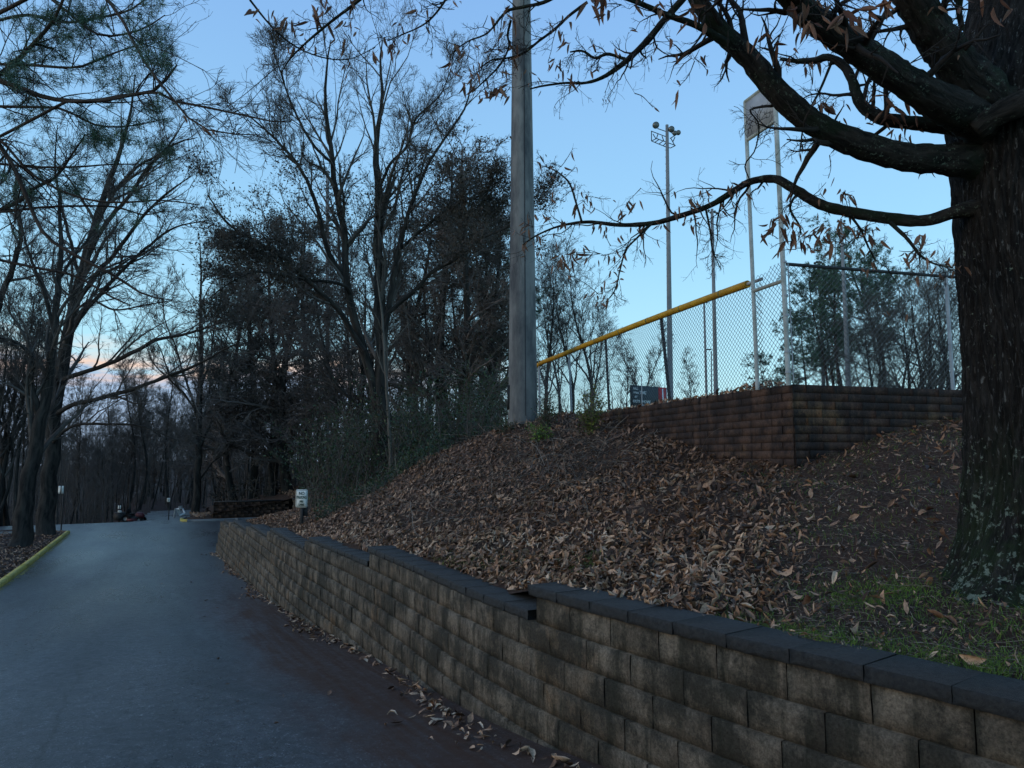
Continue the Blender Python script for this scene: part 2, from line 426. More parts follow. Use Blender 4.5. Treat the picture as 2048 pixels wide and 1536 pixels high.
def asphalt():
    m, nt, b = new_mat("wet asphalt")
    w = coords(nt, "World")
    sp = nt.nodes.new("ShaderNodeSeparateXYZ"); nt.links.new(w, sp.inputs[0])
    X, Y = sp.outputs["X"], sp.outputs["Y"]
    S = nmath(nt, 'ADD', nmath(nt, 'MULTIPLY', X, DX), nmath(nt, 'MULTIPLY', Y, DY))
    N = nmath(nt, 'SUBTRACT', nmath(nt, 'MULTIPLY', X, DY), nmath(nt, 'MULTIPLY', Y, DX))
    cmb = nt.nodes.new("ShaderNodeCombineXYZ"); nt.links.new(S, cmb.inputs[0]); nt.links.new(N, cmb.inputs[1])
    rv = cmb.outputs[0]
    grain = nnoise(nt, w, 60, 5, 0.9)
    base = nmix(nt, nramp(nt, grain, [(0.35, 0), (0.7, 1)]), (0.010, 0.011, 0.013), (0.10, 0.10, 0.105))
    vo = nt.nodes.new('ShaderNodeTexVoronoi'); vo.inputs['Scale'].default_value = 42; nt.links.new(w, vo.inputs['Vector'])
    agg = nramp(nt, vo.outputs['Distance'], [(0.16, 1.0), (0.34, 0.0)])
    agg = nmath(nt, 'MULTIPLY', agg, nramp(nt, nnoise(nt, w, 19, 3, 0.6), [(0.48, 0.0), (0.58, 1.0)]))
    base = nmix(nt, agg, base, (0.42, 0.42, 0.44))
    mott = nnoise(nt, w, 7, 6, 0.8)
    base = nmix(nt, 1.0, base, nramp(nt, mott, [(0.35, 0.45), (0.65, 1.6)]), 'MULTIPLY')
    patch = nnoise(nt, nmapping(nt, rv, (0.16, 0.9, 1)), 1.0, 5, 0.6)
    base = nmix(nt, 1.0, base, nramp(nt, patch, [(0.35, 0.6), (0.65, 1.3)]), 'MULTIPLY')
    # darker sealed strip along the middle of the lane
    wob = nmath(nt, 'MULTIPLY', nmath(nt, 'SUBTRACT', nnoise(nt, nmapping(nt, rv, (0.35, 0, 1)), 1.0, 4, 0.6), 0.5), 1.2)
    nn = nmath(nt, 'ADD', N, wob)
    strip = nramp(nt, nmath(nt, 'ABSOLUTE', nmath(nt, 'ADD', nn, 0.55)), [(0.38, 1.0), (0.62, 0.0)])
    base = nmix(nt, nmath(nt, 'MULTIPLY', strip, 0.35), base, (0.014, 0.014, 0.017))
    # long cracks and a patch seam
    ck = nnoise(nt, nmapping(nt, rv, (0.35, 1.1, 1), loc=(7, 2, 0)), 1.0, 7, 0.68)
    crack = nramp(nt, nmath(nt, 'ABSOLUTE', nmath(nt, 'SUBTRACT', ck, 0.5)), [(0.002, 1.0), (0.006, 0.0)])
    seam = nramp(nt, nmath(nt, 'ABSOLUTE', nmath(nt, 'SUBTRACT', nmath(nt, 'ADD', N, nmath(nt, 'MULTIPLY', nnoise(nt, nmapping(nt, rv, (1.2, 0.2, 1)), 1.0, 6, 0.7), 0.5)), -0.35)), [(0.008, 1.0), (0.022, 0.0)])
    base = nmix(nt, nmath(nt, 'MULTIPLY', crack, 0.75), base, (0.006, 0.006, 0.006))
    base = nmix(nt, nmath(nt, 'MULTIPLY', seam, 0.8), base, (0.006, 0.006, 0.007))
    # red clay washed along the foot of the wall
    cl = nmath(nt, 'ADD', N, nmath(nt, 'MULTIPLY', nnoise(nt, nmapping(nt, rv, (0.6, 1.4, 1)), 1.0, 6, 0.65), 1.5))
    clay_n = nramp(nt, nmath(nt, 'MULTIPLY', cl, 0.2), [(0.36, 0.0), (0.52, 1.0)])
    clay_n = nmath(nt, 'MULTIPLY', clay_n, nramp(nt, nmath(nt, 'MULTIPLY', S, 0.02), [(0.30, 1.0), (0.46, 0.0)]))
    streak = nnoise(nt, nmapping(nt, rv, (0.5, 9, 1)), 1.0, 5, 0.7)
    clay_m = nmath(nt, 'MULTIPLY', clay_n, nramp(nt, streak, [(0.25, 0.55), (0.65, 1.0)]))
    base = nmix(nt, clay_m, base, (0.085, 0.043, 0.028))
    wet_n = nnoise(nt, nmapping(nt, rv, (0.12, 0.45, 1)), 1.0, 4, 0.55)
    pud = nramp(nt, nnoise(nt, nmapping(nt, rv, (0.09, 0.34, 1), loc=(3.1, 0.7, 0)), 1.0, 4, 0.6), [(0.47, 0.0), (0.56, 1.0)])
    far = nramp(nt, nmath(nt, 'MULTIPLY', S, 0.01), [(0.22, 0.0), (0.33, 1.0)])
    pud = nmath(nt, 'MULTIPLY', nmath(nt, 'MULTIPLY', pud, far), 0.25)
    rough = nramp(nt, wet_n, [(0.32, 0.23), (0.68, 0.42)])
    rough = nmix(nt, clay_m, rough, (0.85, 0.85, 0.85))
    rough = nmix(nt, pud, rough, (0.27, 0.27, 0.27))
    rough = nmix(nt, 1.0, rough, nramp(nt, nnoise(nt, w, 9, 6, 0.85), [(0.35, 0.75), (0.65, 1.35)]), 'MULTIPLY')
    setc(nt, b, base, rough, 0.9)
    nt.links.new(nmath(nt, 'SUBTRACT', 0.9, nmath(nt, 'MULTIPLY', clay_m, 0.75)), b.inputs['Specular IOR Level'])
    hh = nnoise(nt, w, 22, 6, 0.95)
    bn = nt.nodes.new("ShaderNodeBump"); bn.inputs["Distance"].default_value = 0.015
    nt.links.new(nmath(nt, 'SUBTRACT', 0.55, nmath(nt, 'MULTIPLY', pud, 0.5)), bn.inputs["Strength"])
    nt.links.new(hh, bn.inputs["Height"]); nt.links.new(bn.outputs[0], b.inputs["Normal"])
    return m
M_asphalt = asphalt()

def soil_mat(name, c1, c2, c3):
    m, nt, b = new_mat(name)
    w = coords(nt, "World")
    c = nmix(nt, nramp(nt, nnoise(nt, w, 1.3, 6, 0.65), [(0.38, 0), (0.6, 1)]), c1, c2)
    c = nmix(nt, nramp(nt, nnoise(nt, w, 26, 6, 0.75), [(0.48, 0), (0.62, 0.8)]), c, c3)
    setc(nt, b, c, 0.9, 0.15)
    bump(nt, b, nnoise(nt, w, 30, 6, 0.75), 1.0, 0.05)
    return m
M_soil = soil_mat("leafy soil", (0.05, 0.03, 0.02), (0.09, 0.048, 0.032), (0.16, 0.10, 0.07))
M_wood_floor = soil_mat("woodland floor", (0.03, 0.022, 0.018), (0.055, 0.032, 0.026), (0.08, 0.05, 0.042))
M_field = soil_mat("field grass", (0.03, 0.045, 0.015), (0.05, 0.06, 0.02), (0.08, 0.08, 0.04))

def block_mat(name, lite, mid, dark, algae, warm=None, streak=1.0):
    m, nt, b = new_mat(name)
    w = coords(nt, "World")
    r = nmath(nt, 'ADD', nmath(nt, 'MULTIPLY', orand(nt), 0.5), nmath(nt, 'MULTIPLY', attr(nt), 0.5))
    c = nmix(nt, nramp(nt, nnoise(nt, w, 2.2, 5, 0.6), [(0.35, 0), (0.65, 1)]), mid, lite)
    c = nmix(nt, 1.0, c, nramp(nt, r, [(0.15, 0.88), (0.85, 1.12)]), 'MULTIPLY')
    if warm:
        c = nmix(nt, nramp(nt, nnoise(nt, w, 1.1, 4, 0.6), [(0.56, 0.0), (0.68, 0.85)]), c, warm)
    dk = nramp(nt, nnoise(nt, nmapping(nt, w, (1, 1, 0.8), loc=(5, 3, 1)), 3.0, 6, 0.72), [(0.43, 0.0), (0.57, 0.88)])
    c = nmix(nt, dk, c, dark)
    st = nramp(nt, nnoise(nt, nmapping(nt, w, (6, 6, 0.45)), 1.3, 6, 0.72), [(0.49, 0.0), (0.64, 0.7 * streak)])
    c = nmix(nt, st, c, algae)
    gr = nnoise(nt, w, 55, 6, 0.85)
    c = nmix(nt, 1.0, c, nramp(nt, gr, [(0.35, 0.42), (0.65, 1.5)]), 'MULTIPLY')
    setc(nt, b, c, 0.85, 0.25)
    bump(nt, b, gr, 0.9, 0.012)
    return m
M_block = block_mat("split face block", (0.225, 0.182, 0.135), (0.105, 0.082, 0.058), (0.032, 0.028, 0.02), (0.026, 0.025, 0.016), (0.14, 0.08, 0.035), 1.1)
M_block_up = block_mat("brown block", (0.115, 0.066, 0.045), (0.072, 0.042, 0.03), (0.028, 0.02, 0.017), (0.018, 0.014, 0.014), (0.19, 0.11, 0.055))
M_cap = simple("dark wet cap", (0.012, 0.012, 0.012), (0.045, 0.043, 0.040), 40, 0.6, 0.4, 1.0, "World", 0.012)
M_core = simple("wall core", (0.012, 0.011, 0.010), (0.02, 0.018, 0.016), 5, 0.95, 0.1, 0.2)
M_kerb = simple("yellow kerb paint", (0.30, 0.25, 0.06), (0.56, 0.47, 0.12), 6, 0.7, 0.3, 0.4, "World")
M_yline = simple("worn yellow paint", (0.10, 0.09, 0.04), (0.50, 0.42, 0.12), 7, 0.7, 0.3, 0.3, "World")
M_wline = simple("worn white paint", (0.25, 0.26, 0.26), (0.6, 0.6, 0.6), 9, 0.7, 0.3, 0.2, "World")
def pole_mat():
    m, nt, b = new_mat("weathered concrete pole")
    w = coords(nt, "World")
    c = nmix(nt, nramp(nt, nnoise(nt, w, 1.2, 5, 0.6), [(0.3, 0), (0.7, 1)]), (0.13, 0.13, 0.125), (0.21, 0.21, 0.20))
    st = nramp(nt, nnoise(nt, nmapping(nt, w, (2.2, 2.2, 0.6)), 1.0, 6, 0.66), [(0.42, 0.0), (0.60, 0.9)])
    c = nmix(nt, st, c, (0.045, 0.05, 0.055))
    setc(nt, b, c, 0.7, 0.3)
    bump(nt, b, nnoise(nt, w, 40, 4), 0.15, 0.01)
    return m
M_pole = pole_mat()
M_farpole = simple("grey pole", (0.16, 0.165, 0.17), (0.22, 0.225, 0.22), 1.5, 0.6, 0.3, 0)
M_galv = simple("galvanised pipe", (0.28, 0.29, 0.28), (0.42, 0.43, 0.41), 6, 0.5, 0.5, 0.2, "World")
M_frame = simple("old white painted pipe", (0.25, 0.26, 0.20), (0.50, 0.50, 0.44), 5, 0.6, 0.3, 0.3, "World")
M_panel = simple("stained grey panel", (0.28, 0.29, 0.30), (0.42, 0.43, 0.43), 4, 0.6, 0.3, 0.1, "World")
M_wire = simple("chain link wire", (0.07, 0.08, 0.08), (0.12, 0.13, 0.13), 5, 0.5, 0.5, 0)
M_foam = simple("yellow rail guard", (0.34, 0.17, 0.012), (0.68, 0.36, 0.02), 2.5, 0.55, 0.3, 0.4, "World")
M_signw = simple("white sign face", (0.55, 0.6, 0.57), (0.7, 0.74, 0.70), 9, 0.5, 0.4, 0, "Object")
M_black = simple("black paint", (0.012, 0.013, 0.014), (0.02, 0.02, 0.02), 9, 0.6, 0.3, 0)
M_green_txt = simple("dark green print", (0.02, 0.05, 0.035), (0.03, 0.07, 0.05), 9, 0.6, 0.3, 0)
M_post = simple("dark sign post", (0.02, 0.022, 0.022), (0.04, 0.04, 0.04), 9, 0.7, 0.3, 0)
M_red = simple("red panel", (0.36, 0.025, 0.03), (0.46, 0.04, 0.045), 2, 0.6, 0.3, 0)
M_board = simple("dark scoreboard face", (0.018, 0.035, 0.042), (0.03, 0.05, 0.058), 3, 0.6, 0.3, 0)
M_lamp = simple("floodlight housing", (0.02, 0.03, 0.03), (0.045, 0.055, 0.055), 5, 0.4, 0.5, 0)
M_glass = simple("floodlight lens", (0.07, 0.09, 0.09), (0.12, 0.14, 0.14), 5, 0.2, 0.5, 0)
M_white = simple("white plastic", (0.5, 0.56, 0.58), (0.65, 0.7, 0.72), 9, 0.5, 0.4, 0)
M_mower = simple("dull red paint", (0.07, 0.012, 0.018), (0.11, 0.02, 0.025), 6, 0.5, 0.4, 0)
M_tyre = simple("rubber", (0.01, 0.01, 0.01), (0.02, 0.02, 0.02), 9, 0.8, 0.2, 0)

# ------------------------------------------------------------------ terrain
C0 = np.array([3.40, 8.75])            # corner of the upper wall
DL = np.array([-0.31, 0.951]); DR = np.array([0.96, 0.28])
def wedge(x, y):
    """coordinates along the left and right faces of the upper wall"""
    A = np.array([[DL[0], DR[0]], [DL[1], DR[1]]]); Ai = np.linalg.inv(A)
    dx, dy = x - C0[0], y - C0[1]
    return Ai[0, 0] * dx + Ai[0, 1] * dy, Ai[1, 0] * dx + Ai[1, 1] * dy

CTRL = [
 (2.6,3.4,-1.04),(1.8,4.3,-1.03),(1.2,5.1,-1.03),(0.55,5.95,-1.03),(3.9,1.6,-1.04),(5.5,-0.6,-1.04),(7.5,-3,-1.0),
 (-0.1,7.0,-1.23),(-1.4,10.0,-1.23),(-2.0,11.0,-1.43),(-3.2,13.4,-1.43),(-3.6,14.4,-1.63),(-5.1,17.3,-1.63),
 (-5.6,18.4,-1.84),(-6.8,20.7,-1.84),(-7.2,21.6,-2.04),(-8.7,24.5,-2.04),(-9.6,26.6,-2.22),(-10.3,28.0,-2.25),
 (3.6,5.1,-0.90),(2.05,6.5,-0.79),(2.75,8.45,-0.24),(3.4,8.6,-0.12),(1.39,9.0,-0.49),(2.14,12.2,0.48),(2.55,10.9,0.12),(2.9,9.9,-0.05),(1.64,13.5,0.66),
 (0.25,15,0.77),(-0.49,16,0.55),(-2.02,17,0.0),(-3.5,18,-0.98),(-5.0,20,-1.6),(-0.19,11.5,-0.62),(-1.3,11,-1.19),
 (2.76,6,-0.73),(4.55,8,0.10),(4.7,8.9,0.25),(6,9.35,0.56),(8,9.9,0.9),(5.2,6.2,-0.45),(9,6,0.5),(14,8,1.0),(25,6,1.2),(10,0,-0.3),(20,-8,0.2),
 (0.6,18,0.80),(-0.2,21,0.82),(-1.5,25,0.7),(-4,24,-0.6),(-6.5,25,-1.7),(-3,32,0.2),(-7,30,-1.4),(-8.5,31,-2.1),(-9.5,34,-2.2),(-7,38,-1.0),
 (-4,45,0.6),(-11,40,-2.45),(-14,46.5,-2.55),(-17,48.5,-2.6),(-19.5,49,-3.2),(-12,52,-1.6),(-16,60,-1.6),(-8,60,0.4),(-22,70,-4.2),(-10,90,0.5),(-30,110,-4.5),(10,120,1),
 (0,160,1),(-60,200,0),(60,60,1.2),
]
CT = np.array(CTRL)
_d = np.linalg.norm(CT[:, None, :2] - CT[None, :, :2], axis=2)
_A = np.zeros((len(CT) + 3, len(CT) + 3)); _A[:len(CT), :len(CT)] = _d + 0.02 * np.eye(len(CT)) * -1
_A[:len(CT), len(CT):] = np.c_[np.ones(len(CT)), CT[:, :2]]; _A[len(CT):, :len(CT)] = _A[:len(CT), len(CT):].T
_w = np.linalg.solve(_A, np.r_[CT[:, 2], 0, 0, 0])
def lump(x, y, a, f):
    return a * (np.sin(x * f + 1.3 * np.sin(y * f * 0.7 + 1)) * np.cos(y * f * 1.1 + 0.8 * np.sin(x * f * 0.9)))
def upper(x, y):
    x = np.asarray(x, float); y = np.asarray(y, float)
    sh = x.shape; X = x.ravel(); Y = y.ravel()
    out = np.empty(len(X))
    for a in range(0, len(X), 20000):
        xx, yy = X[a:a + 20000], Y[a:a + 20000]
        d = np.hypot(xx[:, None] - CT[None, :, 0], yy[:, None] - CT[None, :, 1])
        out[a:a + 20000] = d @ _w[:len(CT)] + _w[-3] + _w[-2] * xx + _w[-1] * yy
    out += lump(X, Y, 0.035, 2.3) + lump(X, Y, 0.02, 6.1) + lump(Y, X, 0.012, 9.7)
    return out.reshape(sh)

def lower(s, n):
    s = np.asarray(s, float); n = np.asarray(n, float)
    z = zr(s) - 0.02
    left = np.clip(-3.25 - n, 0, None)
    vz = z + 0.14 * np.clip(left / 0.25, 0, 1) - 0.05 * np.clip(left - 3, 0, 22)
    z = np.where((left > 0) & (s < 43.2), vz, z)
    # ground falls away beyond the far edge of the junction, left of the road that goes on
    beyond = np.clip(s - 50.3, 0, None)
    lf = np.clip((-0.6 - n) / 2.0, 0, 1)
    far_rise = np.clip((s - 130) / 200, 0, 1) * 4.0
    z = z - lf * np.clip(beyond * 0.35, 0, 2.2) + far_rise * 1.0
    z = np.where((s >= 43.2) & (n < -16), z - np.clip((-16 - n) * 0.12, 0, 2), z)
    return z

def grid_mesh(name, S, N, zf, mat, keep=None, kind='structure', sm=True, tone=0.5):
    SS, NN = np.meshgrid(S, N, indexing='ij')
    X = SS * DX + NN * DY; Y = SS * DY - NN * DX
    Z = zf(SS, NN, X, Y)
    V = np.stack([X, Y, Z], -1).reshape(-1, 3)
    a, b_ = len(S), len(N)
    i = (np.arange(a - 1) * b_)[:, None]; j = np.arange(b_ - 1)[None, :]
    q = np.stack([i + j, i + b_ + j, i + b_ + j + 1, i + j + 1], -1).reshape(-1, 4)
    if keep is not None:
        cs = 0.25 * (SS[:-1, :-1] + SS[1:, :-1] + SS[:-1, 1:] + SS[1:, 1:]); cn = 0.25 * (NN[:-1, :-1] + NN[1:, :-1] + NN[:-1, 1:] + NN[1:, 1:])
        k = keep(cs, cn).reshape(-1); q = q[k]
    mb = MB(); mb.add(V, q, tone=tone)
    return build(name, mb, mat, None, sm, kind)

S_far = np.concatenate([np.arange(-14, 60, 0.6), np.linspace(60, 120, 40)[0:], np.linspace(128, 900, 25)])
N_far = np.concatenate([np.linspace(-600, -60, 20), np.arange(-56, 30, 1.0), np.linspace(32, 600, 24)])
N_far = np.unique(np.concatenate([N_far, [-3.5, -3.25, -3.1]]))
def low_z(SS, NN, X, Y):
    z = lower(SS, NN)
    z = z - 0.5 * (NN > 3.4) * ((SS < 29) | (NN > 9))
    rough = lump(X, Y, 0.05, 0.9) * ((NN < -4) | (SS > 54))
    return z + rough
grid_mesh("ground", S_far, N_far, low_z, M_wood_floor)

# asphalt sheet: road, junction, parking bays
def asph_keep(s, n):
    main = (s < 50.4) & (n > -3.1) & (n < 3.2)
    junction = (s > 43.0) & (s < 50.4) & (n < -3.0) & (n > -16)
    lot = (s > 29.0) & (s < 48.7) & (n >= 3.1) & (n < 8.6)
    on = (s >= 50.3) & (s < 80) & (n > -0.6 + 0.05 * (s - 50)) & (n < 3.4 + 0.05 * (s - 50))
    return main | junction | lot | on
grid_mesh("road", np.arange(-14, 120, 0.35), np.arange(-16, 10, 0.3), lambda S, N, X, Y: zr(S) + 0.012 + lump(X, Y, 0.006, 1.1), M_asphalt, asph_keep)

# bank above the lower wall, up to the upper wall, and the hill behind the bays
def bank_keep(s, n):
    x = s * DX + n * DY; y = s * DY - n * DX
    a, b = wedge(x, y)
    inside = (a > 0.22) & (b > 0.22) & ((a < 9.6) | (b > 1.5))
    near_edge = 2.86 + 0.0 * s
    edge = np.interp(s, [-12, -3.0, 1.0, 4.9, 29.5], [12.2, 4.75, 3.15, 2.86, 2.86]) if False else wall_n(s)
    ok = n > edge + 0.10
    lot = (s > 29.2) & (s < 48.9) & (n < 8.75)
    rd = (s > 48.8) & (n < 3.9 + 0.06 * (s - 50))
    return ok & ~inside & ~lot & ~rd

# top front edge of the lower wall in plan, from the far end to beside the camera
WALL_TOP = np.array([[-10.76,27.55],[-9.34,24.7],[-7.38,20.8],[-5.73,17.5],[-3.74,13.55],[-1.92,10.2],[0.154,5.88],[0.9,4.857],[1.436,4.085],[2.15,3.17],[3.35,1.55],[4.9,-0.55],[6.6,-2.7],[8.6,-5.0]])
_ws, _wn = sn(WALL_TOP[:, 0], WALL_TOP[:, 1])
_o = np.argsort(_ws)
def wall_n(s):
    return np.interp(s, _ws[_o], _wn[_o]) + 0.12

S_b = np.unique(np.concatenate([np.arange(-9, 30, 0.2), np.arange(30, 70, 0.6), np.linspace(72, 260, 24)]))
N_b = np.unique(np.concatenate([np.arange(2.6, 18, 0.2), np.arange(18, 40, 0.7), np.linspace(42, 260, 20)]))
grid_mesh("bank", S_b, N_b, lambda S, N, X, Y: upper(X, Y), M_soil, bank_keep)

# playing field behind the upper wall
def field():
    a = np.concatenate([np.linspace(0.12, 12, 20), np.linspace(14, 260, 22)]); b = np.concatenate([np.linspace(0.12, 12, 20), np.linspace(14, 260, 22)])
    A, B = np.meshgrid(a, b, indexing='ij')
    X = C0[0] + A * DL[0] + B * DR[0]; Y = C0[1] + A * DL[1] + B * DR[1]
    Z = 0.86 + lump(X, Y, 0.012, 1.7)
    m, n = len(a), len(b)
    i = (np.arange(m - 1) * n)[:, None]; j = np.arange(n - 1)[None]
    q = np.stack([i + j, i + n + j, i + n + j + 1, i + j + 1], -1).reshape(-1, 4)[:, ::-1]
    mb = MB(); mb.add(np.stack([X, Y, Z], -1), q)
    return build("playing_field", mb, M_field, None, True, 'structure')
field()

# ------------------------------------------------------------------ kerb and markings on the left
def ribbon(path, lo, hi, z0, z1):
    """extrude a rectangle cross-section (n lo..hi, z0..z1 over road) along s values"""
    mb = MB(); V = []; k = len(path)
    for s in path:
        for n, z in ((lo, z0), (hi, z0), (hi, z1), (lo, z1)):
            x, y = xy(s, n); V.append((x, y, float(zr(s)) + z))
    q = []
    for i in range(k - 1):
        for j in range(4):
            q.append([i * 4 + j, i * 4 + (j + 1) % 4, i * 4 + 4 + (j + 1) % 4, i * 4 + 4 + j])
    q += [[0, 1, 2, 3], [(k - 1) * 4 + 3, (k - 1) * 4 + 2, (k - 1) * 4 + 1, (k - 1) * 4]]
    mb.add(V, q); return mb
kroot = empty("kerb", "yellow painted concrete kerb along the left edge of the road", "kerb", (*xy(30, -3.17), float(zr(30))))
def kerb_part(mb, name, mat, parent):
    for i in range(len(mb.V)): mb.V[i] = (mb.V[i] - np.array(parent.location)).astype(np.float32)
    return build(name, mb, mat, parent)
s0 = -6.0
while s0 < 42.4:
    s1 = min(s0 + 3.05, 42.7)
    kerb_part(ribbon(np.linspace(s0, s1 - 0.015, 5), -3.27, -3.11, -0.1, 0.13 + random.uniform(-0.006, 0.006)), "kerb_stone", M_kerb, kroot)
    s0 += 3.05
mb = MB()
rr = np.random.default_rng(3)
for s in np.arange(-6, 42.5, 0.22):       # worn edge line, broken into flakes
    if rr.random() < 0.30: continue
    w = rr.uniform(0.03, 0.13); l = rr.uniform(0.14, 0.24); n0 = -3.08 + rr.uniform(0, 0.03)
    V = []
    for (a, b) in ((0, 0), (l, 0.01), (l, w), (0, w * rr.uniform(0.6, 1))):
        x, y = xy(s + a, n0 + b); V.append((x, y, float(zr(s + a)) + 0.024))
    mb.add(V, [[0, 3, 2, 1]])
build("worn_edge_line", mb, M_yline, None, False, 'structure')

# ------------------------------------------------------------------ block meshes
def block_mesh(name, w, h, d, mat, seed, rough=0.007, nx=5, nz=3, bev=0.008):
    r = np.random.default_rng(seed)
    xs = np.linspace(-w / 2, w / 2, nx + 1); zs = np.linspace(-h / 2, h / 2, nz + 1)
    V = []
    for iz, z in enumerate(zs):
        for ix, x in enumerate(xs):
            edge = ix in (0, nx) or iz in (0, nz)
            y = (-bev if edge else 0.0) + r.uniform(-rough, rough)
            V.append((x + (0 if ix in (0, nx) else r.uniform(-0.012, 0.012)), y, z))
    q = []
    W = nx + 1
    for iz in range(nz):
        for ix in range(nx):
            a = iz * W + ix; q.append([a + 1, a, a + W, a + W + 1])
    b0 = len(V)
    V += [(-w / 2, -d, -h / 2), (w / 2, -d, -h / 2), (w / 2, -d, h / 2), (-w / 2, -d, h / 2)]
    T = []
    top = [nz * W + i for i in range(W)]; bot = [i for i in range(W)]
    for i in range(nx):
        T.append([top[i + 1], top[i], b0 + 3]); T.append([bot[i], bot[i + 1], b0])
    T.append([top[-1], b0 + 3, b0 + 2]); T.append([bot[-1], b0 + 1, b0])
    for i in range(nz):
        T.append([i * W, (i + 1) * W, b0 + 3] if i else [0, W, b0 + 3]); T.append([(i + 1) * W + nx, i * W + nx, b0 + 2])
    T.append([0, b0 + 3, b0]); T.append([nx, b0 + 1, b0 + 2])
    mb = MB(); mb.add(V, q, T); return mb

def arc_path(P):
    d = np.r_[0, np.cumsum(np.linalg.norm(np.diff(P, axis=0), axis=1))]
    return d
WP, _ = resample(np.c_[WALL_TOP, np.zeros(len(WALL_TOP))], np.ones(len(WALL_TOP)), 260)
WP = WP[:, :2]
_pad = np.vstack([2 * WP[0] - WP[12:0:-1], WP, 2 * WP[-1] - WP[-2:-14:-1]])
WP = np.stack([np.convolve(_pad[:, i], np.ones(25) / 25, 'valid') for i in (0, 1)], 1)
WT = np.gradient(WP, axis=0); WT /= np.linalg.norm(WT, axis=1, keepdims=True)
WNRM = np.c_[WT[:, 1], -WT[:, 0]]       # candidate normal
if np.dot(WNRM[40], np.array([-DY, DX])) < 0: WNRM = -WNRM    # towards the road
STEP_Y = [24.7, 20.8, 17.5, 13.55, 10.2, 5.88]   # where the top steps up by one course coming nearer
TOPS = [-2.205, -2.005, -1.805, -1.605, -1.405, -1.205, -1.005]
def seg_top(y):
    i = sum(1 for v in STEP_Y if y <= v); return TOPS[i]

wall_root = empty("retaining_wall", "long stepped retaining wall of tan split face blocks with dark caps beside the road", "retaining wall", (0.0, 6.2, -2.1))
WR = np.array(wall_root.location)
BW, BH = 0.4572, 0.2
bm = [block_mesh("block", BW - 0.006, BH - 0.004, 0.2, M_block, i, 0.0045, 6, 3, 0.004) for i in range(6)]
block_meshes = [b.mesh("block", M_block) for b in bm]
items = []
for j in range(0, 15):
    zt = -1.085 - BH * j
    off = WP + WNRM * (0.027 * j)
    d = arc_path(off); L = d[-1]
    a = (0.5 * BW if j % 2 else 0.0)
    while a + BW < L:
        m = a + BW / 2
        p = np.array([np.interp(m, d, off[:, 0]), np.interp(m, d, off[:, 1])])
        e0 = np.array([np.interp(a, d, off[:, 0]), np.interp(a, d, off[:, 1])]); e1 = np.array([np.interp(a + BW, d, off[:, 0]), np.interp(a + BW, d, off[:, 1])])
        s_, n_ = sn(p[0], p[1])
        st = seg_top(p[1]) - 0.08
        if zt <= st + 0.001 and zt > float(zr(s_)) - 0.03:
            ang = math.atan2(e0[1] - e1[1], e0[0] - e1[0])      # local +x
            # make local +y face the road
            yx = np.array([-math.sin(ang), math.cos(ang)])
            if np.dot(yx, np.array([-DY, DX])) < 0: ang += math.pi
            dist = math.hypot(p[0], p[1])
            inview = p[1] > 1.0 and abs(p[0]) < p[1] * 0.85
            items.append((dist + (0 if inview else 100), p[0], p[1], zt - BH / 2, ang, (j, int(a * 10))))
        a += BW
items.sort(key=lambda t: t[0])
far_mb = MB()
def instance_into(mbd, src, x, y, z, ang, tone):
    V = np.concatenate(src.V); c, s = math.cos(ang), math.sin(ang)
    V2 = np.stack([V[:, 0] * c - V[:, 1] * s + x, V[:, 0] * s + V[:, 1] * c + y, V[:, 2] + z], 1)
    mbd.add(V2, np.concatenate(src.Q), np.concatenate(src.T), tone=tone)
for k, (dist, x, y, z, ang, key) in enumerate(items):
    vi = random.randrange(6)
    jit = random.uniform(-0.0015, 0.0015)
    if k < 290:
        o = link("block", block_meshes[vi], wall_root, Vector((x + jit * -DY, y + jit * DX, z)) - wall_root.location, ang + random.uniform(-0.002, 0.002))
    else:
        instance_into(far_mb, bm[vi], x - WR[0], y - WR[1], z - WR[2], ang, random.random())
build("block_courses", far_mb, M_block, wall_root, False, 'stuff')
# caps
cap_mb = [MB() for _ in range(3)]
for i, c in enumerate(cap_mb):
    b = block_mesh("cap", BW * 0.88 - 0.004, 0.078, 0.36, M_cap, 50 + i, 0.007, 8, 3, 0.004)
    c.V, c.Q, c.T, c.tone, c.uv, c.n = b.V, b.Q, b.T, b.tone, b.uv, b.n
cap_meshes = [c.mesh("cap", M_cap) for c in cap_mb]
off = WP + WNRM * 0.022
d = arc_path(off); a = 0.0; CWd = BW * 0.88
while a + CWd < d[-1]:
    m = a + CWd / 2
    p = np.array([np.interp(m, d, off[:, 0]), np.interp(m, d, off[:, 1])])
    e0 = np.array([np.interp(a, d, off[:, 0]), np.interp(a, d, off[:, 1])]); e1 = np.array([np.interp(a + CWd, d, off[:, 0]), np.interp(a + CWd, d, off[:, 1])])
    ang = math.atan2(e0[1] - e1[1], e0[0] - e1[0])
    if np.dot(np.array([-math.sin(ang), math.cos(ang)]), np.array([-DY, DX])) < 0: ang += math.pi
    zt = seg_top(p[1]) - 0.04
    link("cap", cap_meshes[random.randrange(3)], wall_root, Vector((p[0], p[1], zt + random.uniform(-0.002, 0.002))) - wall_root.location, ang + random.uniform(-0.01, 0.01))
    a += CWd
